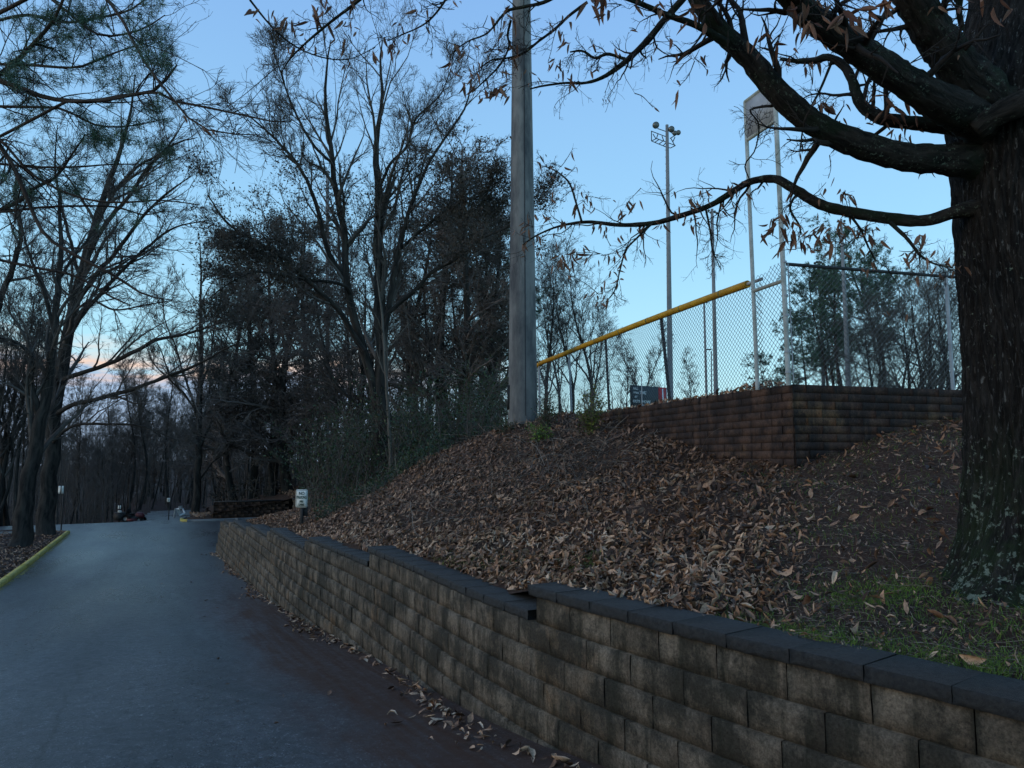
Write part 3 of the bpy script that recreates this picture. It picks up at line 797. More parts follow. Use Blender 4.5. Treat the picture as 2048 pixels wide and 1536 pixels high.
# core behind the blocks
core = MB()
sel = range(0, len(WP) - 1, 2)
for i in sel:
    p, q = WP[i], WP[min(i + 2, len(WP) - 1)]; n0 = WNRM[i]
    zt = min(seg_top(p[1]), seg_top(q[1])) - 0.085
    s_, _n = sn(p[0], p[1]); zb = float(zr(s_)) - 0.4
    V = []
    for P in (p, q):
        for oo, z in ((0.027 * max(0, (-1.085 - zb) / 0.2) - 0.05, zb), (-0.05 + 0.027 * max(0, (-1.085 - zt) / 0.2), zt), (-0.28, zt), (-0.28, zb)):
            w = P + n0 * oo - 0; V.append((w[0] - WR[0], w[1] - WR[1], z - WR[2]))
    core.add(V, [[0, 1, 5, 4], [1, 2, 6, 5], [2, 3, 7, 6], [3, 0, 4, 7], [0, 3, 2, 1], [4, 5, 6, 7]])
build("wall_core", core, M_core, wall_root)
# return at the far end
ret = MB()
e = WP[0]; rd = np.array([DY, -DX])
for j in range(0, 8):
    zt = -2.285 - 0.2 * j
    if zt < -3.55: break
    for i in range(5):
        c = e + rd * (0.25 + 0.457 * i + (0.2 if j % 2 else 0)) + np.array([DX, DY]) * 0.02 * j
        instance_into(ret, bm[i % 6], c[0] - WR[0], c[1] - WR[1], zt - 0.1 - WR[2], math.atan2(-rd[1], -rd[0]) + math.pi, random.random())
build("return_courses", ret, M_block, wall_root, False, 'stuff')

# ------------------------------------------------------------------ upper wall
up_root = empty("retaining_wall", "dark brown retaining wall with a square corner at the top of the bank below the fence", "retaining wall", (C0[0], C0[1], -0.2))
UR = np.array(up_root.location)
UW, UH = 0.405, 0.1
ubm = [block_mesh("block", UW - 0.005, UH - 0.002, 0.16, M_block_up, 80 + i, 0.0014, 4, 2, 0.001) for i in range(5)]
umesh = [b.mesh("block", M_block_up) for b in ubm]
ui = []
for face, (dv, Lm) in enumerate(((DL, 10.2), (DR, 9.0))):
    nrm = np.array([dv[1], -dv[0]])
    if face == 0: nrm = -DR / np.linalg.norm(DR); nrm = np.array([-DL[1], DL[0]])
    else: nrm = np.array([DR[1], -DR[0]])
    for j in range(12):
        zt = 0.915 - UH * j
        a = 0.0 + (UW / 2 if (j + face) % 2 else 0.0)
        if (j + face) % 2:     # half header at the corner
            p = C0 + dv * (UW / 4) + nrm * 0.002 * j
            ui.append((math.hypot(*p), p[0], p[1], zt - UH / 2, math.atan2(-nrm[0], nrm[1]), 0.5, j))
        while a + UW < Lm:
            p = C0 + dv * (a + UW / 2) + nrm * 0.002 * j
            g = float(upper(np.array(p[0] + nrm[0] * 0.1), np.array(p[1] + nrm[1] * 0.1)))
            if zt > g - 0.05:
                ang = math.atan2(-nrm[0], nrm[1])
                ui.append((math.hypot(*p), p[0], p[1], zt - UH / 2, ang, 1.0, j))
            a += UW
ui.sort(key=lambda t: t[0])
ufar = MB()
half = block_mesh("block", UW / 2 - 0.007, UH - 0.005, 0.16, M_block_up, 99, 0.004, 3, 2, 0.005)
half_mesh = half.mesh("block", M_block_up)
for k, (dist, x, y, z, ang, wd, j) in enumerate(ui):
    vi = random.randrange(5)
    if k < 290:
        link("block", half_mesh if wd < 1 else umesh[vi], up_root, Vector((x, y, z)) - up_root.location, ang + random.uniform(-0.012, 0.012))
    else:
        instance_into(ufar, ubm[vi] if wd == 1 else half, x - UR[0], y - UR[1], z - UR[2], ang, random.random())
build("block_courses", ufar, M_block_up, up_root, False, 'stuff')
core = MB()
for dv, Lm, nrm in ((DL, 10.1, np.array([-DL[1], DL[0]])), (DR, 9.0, np.array([DR[1], -DR[0]]))):
    inn = -nrm
    a_ = C0 + inn * 0.04 + dv * 0.03; b_ = C0 + inn * 0.04 + dv * Lm
    V = []
    for P in (a_, b_):
        for o_, z in ((0.03, -0.5), (0.0, 0.90), (0.22, 0.90), (0.22, -0.5)):
            w = P + inn * o_ - inn * (0.03 if z < 0 else 0) ; V.append((w[0] - UR[0], w[1] - UR[1], z - UR[2]))
    core.add(V, [[0, 1, 5, 4], [1, 2, 6, 5], [2, 3, 7, 6], [3, 0, 4, 7], [0, 3, 2, 1], [4, 5, 6, 7]])
build("wall_core", core, M_core, up_root)

# ------------------------------------------------------------------ walls round the parking bays
def plain_wall(name, label, P0, P1, z0, z1, mat, courses=6, bw=0.45, end_z=None):
    P0 = np.array(P0); P1 = np.array(P1)
    root = empty(name, label, "retaining wall", (P0[0], P0[1], z0))
    L = np.linalg.norm(P1 - P0); dv = (P1 - P0) / L
    nrm = np.array([dv[1], -dv[0]])
    if np.dot(nrm, -(P0 + P1)) < 0: nrm = -nrm
    ang = math.atan2(-nrm[0], nrm[1]); h = (z1 - z0) / courses
    src = block_mesh("block", bw - 0.01, h - 0.01, 0.2, mat, 5, 0.006, 2, 1, 0.01)
    me = src.mesh("block", mat)
    cnt = 0; extra = MB()
    for j in range(courses):
        a = (bw / 2 if j % 2 else 0)
        while a + bw <= L + 0.01:
            top = z1 if end_z is None else z1 + (end_z - z1) * (a / L)
            zc = z1 - h * (j + 0.5)
            if zc < top + 0.01:
                p = P0 + dv * (a + bw / 2)
                link("block", me, root, (p[0] - P0[0], p[1] - P0[1], zc - z0), ang)
                cnt += 1
            a += bw
    mb = MB()
    M = Matrix.Rotation(ang, 4, 'Z')
    mid = (P0 + P1) / 2
    V = []
    for P in (P0, P1):
        for o_, z in ((-0.05, z0 - 0.3), (-0.05, z1 - 0.05), (-0.3, z1 - 0.05), (-0.3, z0 - 0.3)):
            w = P + nrm * o_ - P0; V.append((w[0], w[1], z - z0))
    mb.add(V, [[0, 1, 5, 4], [1, 2, 6, 5], [2, 3, 7, 6], [3, 0, 4, 7], [0, 3, 2, 1], [4, 5, 6, 7]])
    build("wall_core", mb, M_core, root)
    cp = MB(); V = []
    for P in (P0, P1):
        for o_, z in ((0.03, z1), (0.03, z1 + 0.07), (-0.32, z1 + 0.07), (-0.32, z1)):
            w = P + nrm * o_ - P0; V.append((w[0], w[1], z - z0))
    cp.add(V, [[0, 1, 5, 4], [1, 2, 6, 5], [2, 3, 7, 6], [3, 0, 4, 7], [0, 3, 2, 1], [4, 5, 6, 7]])
    build("cap", cp, M_cap, root)
    return root
plain_wall("retaining_wall", "low dark block wall across the back of the parking bays", xy(48.75, 4.0), xy(48.75, 8.6), -3.75, -2.62, M_block_up, 6, 0.45)
plain_wall("retaining_wall", "grey block wall along the right side of the parking bays behind the white sign", xy(48.5, 8.65), xy(30.0, 8.65), -3.65, -2.5, M_block, 6, 0.9)
mb = MB()
for s in (37.6, 40.4, 43.2):
    V = []
    for a, b in ((0, 3.6), (0.11, 3.6), (0.11, 6.8), (0, 6.8)):
        x, y = xy(s + a, b); V.append((x, y, float(zr(s + a)) + 0.026))
    mb.add(V, [[0, 1, 2, 3]])
build("bay_markings", mb, M_wline, None, False, 'structure')

# island at the far corner of the bays with kerb
isl = empty("kerb", "short yellow tipped kerb round the leafy island beyond the parking bays", "kerb", (*xy(48.9, 3.0), float(zr(48.9))))
P = np.array([[*xy(48.55, 8.3), 0], [*xy(48.45, 5.5), 0], [*xy(48.4, 3.6), 0], [*xy(48.7, 2.6), 0], [*xy(49.8, 2.25), 0], [*xy(54, 2.7), 0]])
Pk, _ = resample(P, np.ones(len(P)), 24)
cuts = [(0, 6), (6, 12), (12, 18), (18, 23)]
for ci, (i0, i1) in enumerate(cuts):
    mb = MB(); V = []; q = []
    for i in range(i0, i1 + 1):
        t = Pk[min(i + 1, 23)] - Pk[max(i - 1, 0)]; t /= np.linalg.norm(t); nn = np.array([t[1], -t[0]])
        s_, _n = sn(Pk[i, 0], Pk[i, 1]); zb = float(zr(s_))
        for o_, z in ((-0.08, zb - 0.1), (0.08, zb - 0.1), (0.08, zb + 0.14), (-0.08, zb + 0.14)):
            V.append((Pk[i, 0] + nn[0] * o_ - isl.location[0], Pk[i, 1] + nn[1] * o_ - isl.location[1], z - isl.location[2]))
    k = i1 - i0 + 1
    for i in range(k - 1):
        for j in range(4): q.append([i * 4 + j, i * 4 + (j + 1) % 4, i * 4 + 4 + (j + 1) % 4, i * 4 + 4 + j])
    q += [[0, 1, 2, 3], [(k - 1) * 4 + 3, (k - 1) * 4 + 2, (k - 1) * 4 + 1, (k - 1) * 4]]
    mb.add(V, q); o = build("kerb_stone", mb, M_kerb if ci == 2 else M_farpole, isl)
    if ci == 2: o["label"] = "yellow painted rounded tip of the kerb"
mb = MB()
V = []; q = []
poly = [xy(48.6, 8.3), xy(48.6, 5.5), xy(48.55, 3.6), xy(48.85, 2.75), xy(49.9, 2.45), xy(54, 2.9), xy(54, 8), xy(50, 9)]
cx = xy(50.5, 5.5); V.append((*cx, -3.15))
for p in poly:
    s_, n_ = sn(*p); V.append((p[0], p[1], float(zr(s_)) + 0.12))
T = [[0, 1 + i, 1 + (i + 1) % len(poly)] for i in range(len(poly))]
mb.add(V, None, T); build("island", mb, M_soil, None, True, 'structure')

# ------------------------------------------------------------------ text helper
def text_part(body, size, loc, rotz, mat, parent, name="lettering", extr=0.002, sx=1.0, bold=0.0):
    cu = bpy.data.curves.new(name, 'FONT'); cu.body = body; cu.size = size; cu.align_x = 'CENTER'; cu.align_y = 'CENTER'
    cu.extrude = extr; cu.offset = bold; cu.resolution_u = 3
    tmp = bpy.data.objects.new("tmp", cu); COL.objects.link(tmp)
    dg = bpy.context.evaluated_depsgraph_get()
    me = bpy.data.meshes.new_from_object(tmp.evaluated_get(dg))
    bpy.data.objects.remove(tmp)
    me.materials.clear(); me.materials.append(mat)
    o = link(name, me, parent)
    o.matrix_local = Matrix.Translation(loc) @ Matrix.Rotation(rotz, 4, 'Z') @ Matrix.Rotation(math.pi / 2, 4, 'X') @ Matrix.Diagonal((sx, 1, 1, 1))
    return o

# ------------------------------------------------------------------ signs
def sign_plate(w, h, r=0.03, t=0.003):
    mb = MB(); pts = []
    for cx_, cz_, a0 in ((w/2 - r, h/2 - r, 0), (-w/2 + r, h/2 - r, 90), (-w/2 + r, -h/2 + r, 180), (w/2 - r, -h/2 + r, 270)):
        for a in (0, 30, 60, 90):
            pts.append((cx_ + r * math.cos(R_(a0 + a)), cz_ + r * math.sin(R_(a0 + a))))
    n = len(pts); V = [(x, -t, z) for x, z in pts] + [(x, 0, z) for x, z in pts] + [(0, -t, 0), (0, 0, 0)]
    T = [[2 * n, i, (i + 1) % n] for i in range(n)] + [[2 * n + 1, n + (i + 1) % n, n + i] for i in range(n)]
    Q = [[i, n + i, n + (i + 1) % n, (i + 1) % n] for i in range(n)]
    mb.add(V, Q, T); return mb
gx = at(603, 1052, 17.3)
gz = float(upper(np.array(gx[0]), np.array(gx[1])))
sg = empty("parking_sign", "white NO PARKING FIRE LANE sign on a short dark post behind the low wall", "sign", (gx[0], gx[1], gz), None, R_(-14))
top = at(603, 979, 17.3)[2] - gz
p = build("plate", sign_plate(0.305, 0.42), M_signw, sg); p.location = (0, -0.03, top - 0.21)
rim = MB()
for (a, b) in (((-0.135, 0.19), (0.135, 0.19)), ((0.135, 0.19), (0.135, -0.19)), ((0.135, -0.19), (-0.135, -0.19)), ((-0.135, -0.19), (-0.135, 0.19))):
    x0, x1 = sorted((a[0], b[0])); z0, z1 = sorted((a[1], b[1]))
    rim.box((x0 - 0.003, -0.0055, z0 - 0.003), (x1 + 0.003, -0.0045, z1 + 0.003))
o = build("border", rim, M_green_txt, p)
for txt, zz, sz, sx_ in (("NO", 0.115, 0.105, 0.9), ("PARKING", 0.025, 0.095, 0.66), ("FIRE", -0.07, 0.07, 0.8), ("LANE", -0.145, 0.07, 0.8)):
    text_part(txt, sz, (0, -0.0055, zz), 0, M_green_txt, p, sx=sx_, bold=0.0025)
pm = MB(); pm.box((-0.035, -0.025, -0.3), (0.035, 0.025, top - 0.03)); build("post", pm, M_post, sg)
pb = MB(); pb.box((-0.03, 0.03, top - 0.62), (0.13, 0.05, top - 0.4)); build("backing_board", pb, M_post, sg)

def post_sign(u, vb, Y, plates, label, group=None, postw=0.05, lean=0):
    base = at(u, vb, Y)
    r = empty("road_sign", label, "sign", tuple(base), group)
    topz = 0
    for (uu, v0, v1, wpx, style) in plates:
        c = at(uu, (v0 + v1) / 2, Y - 0.06); h = (v1 - v0) / F * Y; w = wpx / F * Y
        pl = build("plate", sign_plate(w, h, min(w, h) * 0.08), M_signw, r)
        pl.location = Vector(c) - r.location
        topz = max(topz, at(u, v0, Y)[2] - base[2])
        if style == 'twin':
            m = MB(); m.box((-w * 0.1, -0.006, -h / 2), (w * 0.1, -0.0045, h / 2)); build("stripe", m, M_black, pl)
        else:
            m = MB()
            for zz in (0.28, 0.05, -0.2): m.box((-w * 0.3, -0.006, h * zz - h * 0.055), (w * 0.3, -0.0045, h * zz + h * 0.055))
            build("lettering", m, M_black, pl)
    m = MB(); m.box((-postw / 2, -0.02, -0.4), (postw / 2, 0.02, topz - 0.02)); build("post", m, M_post, r)
post_sign(122, 1062, 37.5, [(122, 972, 987, 11, 'twin')], "small white split sign on a tall thin post beside the yellow kerb")
post_sign(239, 1043, 47.5, [(239, 1011, 1018, 6, 'twin'), (239, 1021, 1030, 7, 'txt')], "post with two small white signs stacked beside the mower")
post_sign(337, 1041, 47.0, [(337, 996, 1004, 6, 'txt')], "small white sign on a dark post where the road leaves the junction")

# barricade: two white folding A frames, one tipped over
br = empty("barricade", "white folding A frame barricade leaning over on the leafy island", "barricade", tuple(at(358, 1033, 49.5)))
mb = MB()
def bar(mb, P, Q, r=0.03, n=4):
    mb.tubes(np.array([[P, Q]], float), np.array([[r, r]]), n, cap=True)
def lo(u, v): return at(u, v, 49.5) - np.array(br.location)
mb = MB(); bar(mb, lo(350.5, 1017), lo(348, 1036), 0.05); build("leg", mb, M_white, br)
mb = MB(); bar(mb, lo(350.5, 1017), lo(361, 1034) + np.array([0, 0.2, 0]), 0.05); build("leg", mb, M_white, br)
mb = MB(); bar(mb, lo(353, 1018), lo(360, 1031), 0.07); bar(mb, lo(360, 1031), lo(370, 1027), 0.09); bar(mb, lo(370, 1027), lo(365, 1017), 0.06); bar(mb, lo(365, 1017), lo(353, 1018), 0.05); build("panel_frame", mb, M_white, br)
mb = MB(); bar(mb, lo(361, 1012), lo(362, 1018), 0.13, 5); build("handle", mb, M_white, br)
mb = MB(); bar(mb, lo(359, 1018), lo(360, 1028), 0.05); build("brace", mb, M_white, br)

# riding mower at the far edge of the junction
mw = empty("riding_mower", "dark riding mower with dull red hood parked at the far edge of the junction", "mower", tuple(at(268, 1044, 47.5)))
def cyl(mb, c, ax, r, h, n=14):
    c = np.array(c, float); ax = np.array(ax, float) / np.linalg.norm(ax)
    mb.tubes(np.array([[c - ax * h / 2, c + ax * h / 2]]), np.array([[r, r]]), n, cap=True)
mb = MB()
mb.tubes(np.array([[[0.15, 0, 0.38], [0.22, 0, 0.44], [0.5, 0, 0.42], [0.62, 0, 0.33]]]), np.array([[0.14, 0.2, 0.19, 0.1]]), 10, cap=True); build("hood", mb, M_mower, mw)
mb = MB(); mb.box((-0.5, -0.25, 0.22), (0.4, 0.25, 0.34)); mb.box((-0.5, -0.3, 0.34), (-0.12, 0.3, 0.46)); build("chassis", mb, M_post, mw)
mb = MB(); mb.box((-0.42, -0.2, 0.46), (-0.08, 0.2, 0.54)); mb.box((-0.46, -0.2, 0.5), (-0.38, 0.2, 0.84)); build("seat", mb, M_tyre, mw)
mb = MB(); bar(mb, (0.12, 0, 0.5), (0.0, 0, 0.74), 0.02, 6)
th = np.linspace(0, 2 * np.pi, 13); ring = np.stack([0.0 + 0.06 * np.cos(th), 0.16 * np.sin(th), 0.74 + 0.1 * np.cos(th)], 1)
mb.tubes(ring[None], np.full((1, 13), 0.016), 5); build("steering_wheel", mb, M_tyre, mw)
for (x, y, r) in ((-0.36, -0.33, 0.24), (-0.36, 0.33, 0.24), (0.48, -0.27, 0.16), (0.48, 0.27, 0.16)):
    mb = MB(); cyl(mb, (x, y, r), (0, 1, 0), r, 0.16); w = build("wheel", mb, M_tyre, mw)
    mb = MB(); cyl(mb, (x, y - 0.005, r), (0, 1, 0), r * 0.5, 0.172, 10); build("rim", mb, M_farpole, w)
mb = MB(); mb.box((-0.2, -0.52, 0.1), (0.35, 0.52, 0.24)); build("mower_deck", mb, M_mower, mw)
mb = MB(); mb.box((-1.15, -0.35, 0.12), (-0.62, 0.35, 0.62)); build("grass_catcher", mb, M_post, mw)

# ------------------------------------------------------------------ tall concrete pole by the bank
pb = at(1046, 852, 15.2)
pole = empty("floodlight_pole", "tall weathered concrete pole with dark stains standing on the leafy bank", "pole", tuple(pb))
k = 40
zz = np.linspace(-0.6, 13.5, k)
lean = (at(1043, 0, 15.2)[0] - pb[0]) / (at(1043, 0, 15.2)[2] - pb[2])
Rp = np.interp(zz, [-0.6, 0, 8.5, 13.5], [0.315, 0.312, 0.212, 0.16])
mb = MB(); mb.tubes(np.stack([zz * lean, np.zeros(k), zz], 1)[None], Rp[None], 28, cap=True)
build("shaft", mb, M_pole, pole, True)
mb = MB()
for zc in (5.8, 7.3):
    mb.box((-0.26 * 0.9, -0.27, zc - 0.02), (0.26 * 0.9, 0.27, zc + 0.02))
hb = MB(); hb.box((-0.33, -0.12, 0.35), (-0.28, 0.12, 0.85)); build("hand_hole_cover", hb, M_post, pole)
cb = MB(); bar(cb, (0.05, -0.30, 0.2), (0.03, -0.2, 9.5), 0.012, 5); build("conduit", cb, M_post, pole)

# far floodlight poles on the field
def light_pole(u0, vt, u1, vb, w0, w1, Y, label, lights=None, group=None):
    T_, B_ = at(u0, vt, Y), at(u1, vb, Y)
    d_ = (B_ - T_) / (T_[2] - B_[2]); Bz = B_ + d_ * (B_[2] - 0.6) if B_[2] > 0.6 else B_
    r = empty("floodlight_pole", label, "pole", tuple(Bz), group)
    mb = MB(); mb.tubes(np.array([[Bz - Bz, (T_ - Bz) * 0.5, T_ - Bz]]), np.array([[w1, (w1 + w0) / 2, w0]]) / 2 / F * Y, 10, cap=True)
    build("shaft", mb, M_farpole, r)
    return r, T_ - Bz
r, tp = light_pole(1334, 250, 1341, 800, 6.5, 13, 54, "tallest far floodlight pole with a service platform, left of the white framed panel")
def pp(u, v, dy=0): return at(u, v, 54 + dy) - np.array(r.location)
for (u, v, s) in ((1311, 250, 0.27), (1342, 258, 0.25), (1349, 266, 0.2), (1356, 265, 0.2)):
    c = pp(u, v); fl = MB()
    fl.tubes(np.array([[c + np.array([0, .32, -.12]) * s * 2, c, c + np.array([0, -.3, -.18]) * s * 1.6]]), np.array([[s * 0.45, s * 0.8, s]]), 14, cap=True)
    fo = build("floodlight", fl, M_lamp, r)
    cc = c + np.array([0, -.3, -.18]) * s * 1.62
    fl = MB(); fl.tubes(np.array([[cc, cc + np.array([0, -.03, -.015])]]), np.array([[s * 0.85, s * 0.85]]), 14, cap=True); build("lens", fl, M_glass, fo)
mb = MB()
for a, b in (((1315, 257), (1335, 264)), ((1340, 263), (1350, 271)), ((1340, 277), (1350, 271))): bar(mb, pp(*a), pp(*b), 0.035)
build("cross_arm", mb, M_lamp, r)
mb = MB(); A = lambda u, v, dy=0: pp(u, v, dy)
for a, b in (((1302, 262), (1331, 273)), ((1303, 262), (1303, 282)), ((1303, 282), (1332, 294)), ((1313, 277), (1351, 291)), ((1303, 282), (1313, 277)),
             ((1351, 291), (1341, 296)), ((1306, 268), (1312, 278)), ((1316, 268), (1313, 277)), ((1324, 272), (1328, 283)), ((1332, 294), (1341, 296)), ((1342, 277), (1349, 290)), ((1350, 274), (1346, 283)), ((1318, 279), (1309, 285)), ((1326, 282), (1318, 288)), ((1332, 285), (1327, 291))):
    bar(mb, A(*a), A(*b), 0.035)
build("platform", mb, M_lamp, r)
mb = MB()
for i in range(34):
    v = 300 + i * 14; c = pp(1336 + (v - 250) * 0.0127 - 4, v); bar(mb, c, c + np.array([-0.12, 0, 0]), 0.02, 3)
build("climbing_pegs", mb, M_lamp, r, kind="stuff")
for spec in ((1424, 418, 1432, 790, 6, 10, 92, "far floodlight pole between the tallest one and the white framed panel", (( -7, 0), (-3, 4), (5, 2), (9, 5))),
             (1682, 438, 1698, 790, 5, 13, 60, "floodlight pole standing behind the pines seen through the fence", ((-6, 1), (6, 1))),
             (1637, 522, 1648, 790, 5, 9, 80, "floodlight pole with four lamps just left of the pines", ((-8, 1), (-4, -1), (4, 0), (8, 2))),
             (1408, 598, 1413, 790, 4, 6, 100, "short distant floodlight pole left of the white frame posts", ((-5, 0), (5, 0))),
             (655, 342, 655, 700, 7, 9, 60, "pale pole standing behind the big bare tree", ())):
    u0, vt, u1, vb, w0, w1, Yp, lab, lamps = spec
    r2, tp2 = light_pole(u0, vt, u1, vb, w0, w1, Yp, lab)
    for dx_, dy_ in lamps:
        c = at(u0 + dx_, vt + 3 + dy_, Yp) - np.array(r2.location); s = 2.3 / F * Yp
        fl = MB(); fl.tubes(np.array([[c + np.array([0, .3 * s, s * .3]), c, c - np.array([0, s, s * .4])]]), np.array([[s * 0.5, s, s * 1.1]]), 10, cap=True); build("floodlight", fl, M_lamp, r2)
    if lamps:
        mb = MB(); a_ = at(u0 - 9, vt + 6, Yp) - np.array(r2.location); b_ = at(u0 + 9, vt + 8, Yp) - np.array(r2.location); bar(mb, a_, b_, 0.8 / F * Yp); build("cross_arm", mb, M_lamp, r2)
lampp = empty("street_lamp", "distant street lamp with a flat head seen through the chain link fence", "lamp", tuple(at(1423, 790, 70)))
mb = MB(); c0 = np.zeros(3); c1 = at(1423, 702, 70) - np.array(lampp.location)
mb.tubes(np.array([[c0, c1]]), np.array([[0.06, 0.05]]), 8, cap=True); build("shaft", mb, M_farpole, lampp)
mb = MB(); c2 = at(1416, 699, 70) - np.array(lampp.location); mb.box(tuple(c2 - np.array([0.18, 0.12, 0.05])), tuple(c2 + np.array([0.3, 0.12, 0.05]))); build("lamp_head", mb, M_lamp, lampp)

# scoreboard
sbY = 38.0
A0 = at(1265, 770, sbY); A1 = at(1334, 775, sbY + 1.5)
sb = empty("scoreboard", "dark scoreboard with small white lettering and a red end panel beyond the fence", "scoreboard", (A0[0], A0[1], 0.86))
w = math.hypot(A1[0] - A0[0], A1[1] - A0[1]); an = math.atan2(A1[1] - A0[1], A1[0] - A0[0]); sb.rotation_euler = (0, 0, an)
ht = A0[2] - 0.86
split = w * 0.74
mb = MB(); mb.box((0, 0, ht - 1.5), (split, 0.2, ht)); build("score_panel", mb, M_board, sb)
mb = MB(); mb.box((split + 0.01, 0, ht - 1.5), (w, 0.2, ht)); o = build("end_panel", mb, M_red, sb)
mb = MB(); mb.box((split + (w - split) * 0.42, -0.008, ht - 1.42), (split + (w - split) * 0.56, -0.002, ht - 0.08)); mb.box((w - 0.06, -0.008, ht - 1.5), (w - 0.015, -0.002, ht)); build("stripe", mb, M_white, o)
for txt, x, z, s in (("BALL", 0.22, -0.18, 0.16), ("STRIKE", 0.24, -0.4, 0.13), ("AT", 0.24, -0.62, 0.16), ("OUTS", 0.27, -0.85, 0.2), ("TIME", 0.75, -0.38, 0.24), ("HOME", 1.0, -0.85, 0.22), ("GUEST", 0.62, -1.1, 0.16)):
    text_part(txt, s, (x, -0.008, ht + z), 0, M_white, sb, bold=0.004)
for x in (0.15, w - 0.2):
    mb = MB(); mb.box((x, 0.21, -0.3), (x + 0.12, 0.33, ht - 0.1)); build("post", mb, M_post, sb)

# ------------------------------------------------------------------ fences
def wires(P0, P1, zb0, zt0, zb1, zt1, pitch=0.0745, r=0.0032):
    """diagonal wires of a chain link panel between two posts (clipped to the panel)"""
    P0 = np.array(P0, float); P1 = np.array(P1, float); L = np.linalg.norm(P1 - P0); dv = (P1 - P0) / L
    zb = lambda q: zb0 + (zb1 - zb0) * q / L
    zt = lambda q: zt0 + (zt1 - zt0) * q / L
    out = []
    H = max(zt0, zt1) - min(zb0, zb1); zmin = min(zb0, zb1)
    for sgn in (1, -1):
        for c in np.arange(-H - 0.1, L + H + 0.1, pitch):
            # q = c + sgn*(z-zmin)
            zs = np.linspace(zmin, zmin + H, 30); qs = c + sgn * (zs - zmin)
            ok = (qs >= 0) & (qs <= L) & (zs <= zt(qs)) & (zs >= zb(qs))
            if ok.sum() < 2: continue
            i0, i1 = np.where(ok)[0][[0, -1]]
            for (q, z) in ((qs[i0], zs[i0]),): a = (q, z)
            b = (qs[i1], zs[i1])
            o_ = 0.003 * sgn; nv = np.array([dv[1], -dv[0]])
            out.append([[P0[0] + dv[0] * a[0] + nv[0] * o_, P0[1] + dv[1] * a[0] + nv[1] * o_, a[1]], [P0[0] + dv[0] * b[0] + nv[0] * o_, P0[1] + dv[1] * b[0] + nv[1] * o_, b[1]]])
    return np.array(out), r
def pipe(name, A, B, r, mat, parent, n=12, extra=None, label=None):
    mb = MB(); k = 2 if extra is None else len(extra)
    P = np.array([A, B]) if extra is None else np.array(extra)
    mb.tubes(local(parent, P)[None], np.full((1, len(P)), r), n, cap=True)
    o = build(name, mb, mat, parent, True)
    if label: o["label"] = label
    return o
IN_L = -np.array([-DL[1], DL[0]])           # into the field from the left face
def fl(t, off=0.12):
    p = C0 + DL * t + IN_L * off; return p
# left fence with yellow rail guard
fr = empty("chain_link_fence", "chain link fence with a thick yellow top rail guard running away along the field edge", "fence", (*fl(0.65), 0.88))
ts = [0.65, 3.3, 5.45, 7.3, 9.2, 11.2]
ztop = [2.385, 2.395, 2.38, 2.355, 2.32, 1.98, 1.85, 1.75]
zbase = [0.86, 0.86, 0.86, 0.84, 0.84, 0.8, 0.75, 0.7]
leans = [0, -0.13, -0.06, -0.05, 0.0, 0.02, 0, 0]
for i in range(1, len(ts)):
    b = fl(ts[i]); tpt = fl(ts[i] ) + np.array([leans[i], 0])
    pipe("post", (b[0] - leans[i], b[1], zbase[i] - 0.1), (b[0], b[1], ztop[i] - 0.03), 0.024 if i > 1 else 0.028, M_post if i < 3 else M_galv, fr)
gy = []
for i in range(len(ts)):
    p = fl(ts[i]); gy.append((p[0], p[1], ztop[i]))
    if i < len(ts) - 1:
        p = fl((ts[i] + ts[i + 1]) / 2); gy.append((p[0], p[1], (ztop[i] + ztop[i + 1]) / 2 + 0.004))
gy = np.array(gy); gyd, _ = resample(gy, np.ones(len(gy)), 70)
a0 = gyd[0] + (gyd[1] - gyd[0]) * 0.6
pipe("rail_guard", None, None, 0.052, M_foam, fr, extra=gyd[2:])
pipe("top_rail", None, None, 0.022, M_galv, fr, extra=gyd[:4])
Wl = []
for i in range(len(ts) - 1):
    w_, r_w = wires(fl(ts[i]), fl(ts[i + 1]), zbase[i], ztop[i], zbase[i + 1], ztop[i + 1]); Wl.append(w_)
Wl = np.concatenate(Wl); mb = MB(); mb.tubes(local(fr, Wl), np.full(Wl.shape[:2], r_w), 3); o = build("chain_link_mesh", mb, M_wire, fr); o["kind"] = "stuff"
for _i in range(6, len(gyd) - 2, 7):
    mb = MB(); c_, d_ = gyd[_i], gyd[_i + 1] - gyd[_i]; d_ = d_ / np.linalg.norm(d_)
    mb.tubes(local(fr, np.array([[c_, c_ + d_ * 0.03]])), np.array([[0.0545, 0.0545]]), 14, cap=True); build("seam_band", mb, M_yline, fr)
# white post frame with panel
p0 = fl(0.62, -0.035); p1 = C0 + IN_L * -0.035 + DL * 0.02
fm = empty("sign_frame", "tall white pipe frame holding a blank grey panel above the wall corner", "sign frame", (p0[0], p0[1], 0.86))
pipe("post", (p0[0], p0[1], 0.9), (p0[0] - 0.03, p0[1], 4.80), 0.026, M_frame, fm, 14)
pipe("post", (p1[0], p1[1], 0.9), (p1[0] - 0.03, p1[1], 4.80), 0.030, M_frame, fm, 14)
for nm, z in (("top_bar", 4.80), ("panel_rail", 4.26), ("cross_bar", 2.20)):
    pipe(nm, (p0[0] - 0.03 * (z - 0.6) / 4.2, p0[1], z), (p1[0] - 0.03 * (z - 0.6) / 4.2, p1[1], z), 0.026 if z > 4.5 else 0.024, M_frame, fm, 12)
mb = MB(); a_, b_ = p0 + np.array([-0.028, 0]), p1 + np.array([-0.028, 0]); dvp = (b_ - a_) / np.linalg.norm(b_ - a_); nvp = np.array([dvp[1], -dvp[0]])
V = []
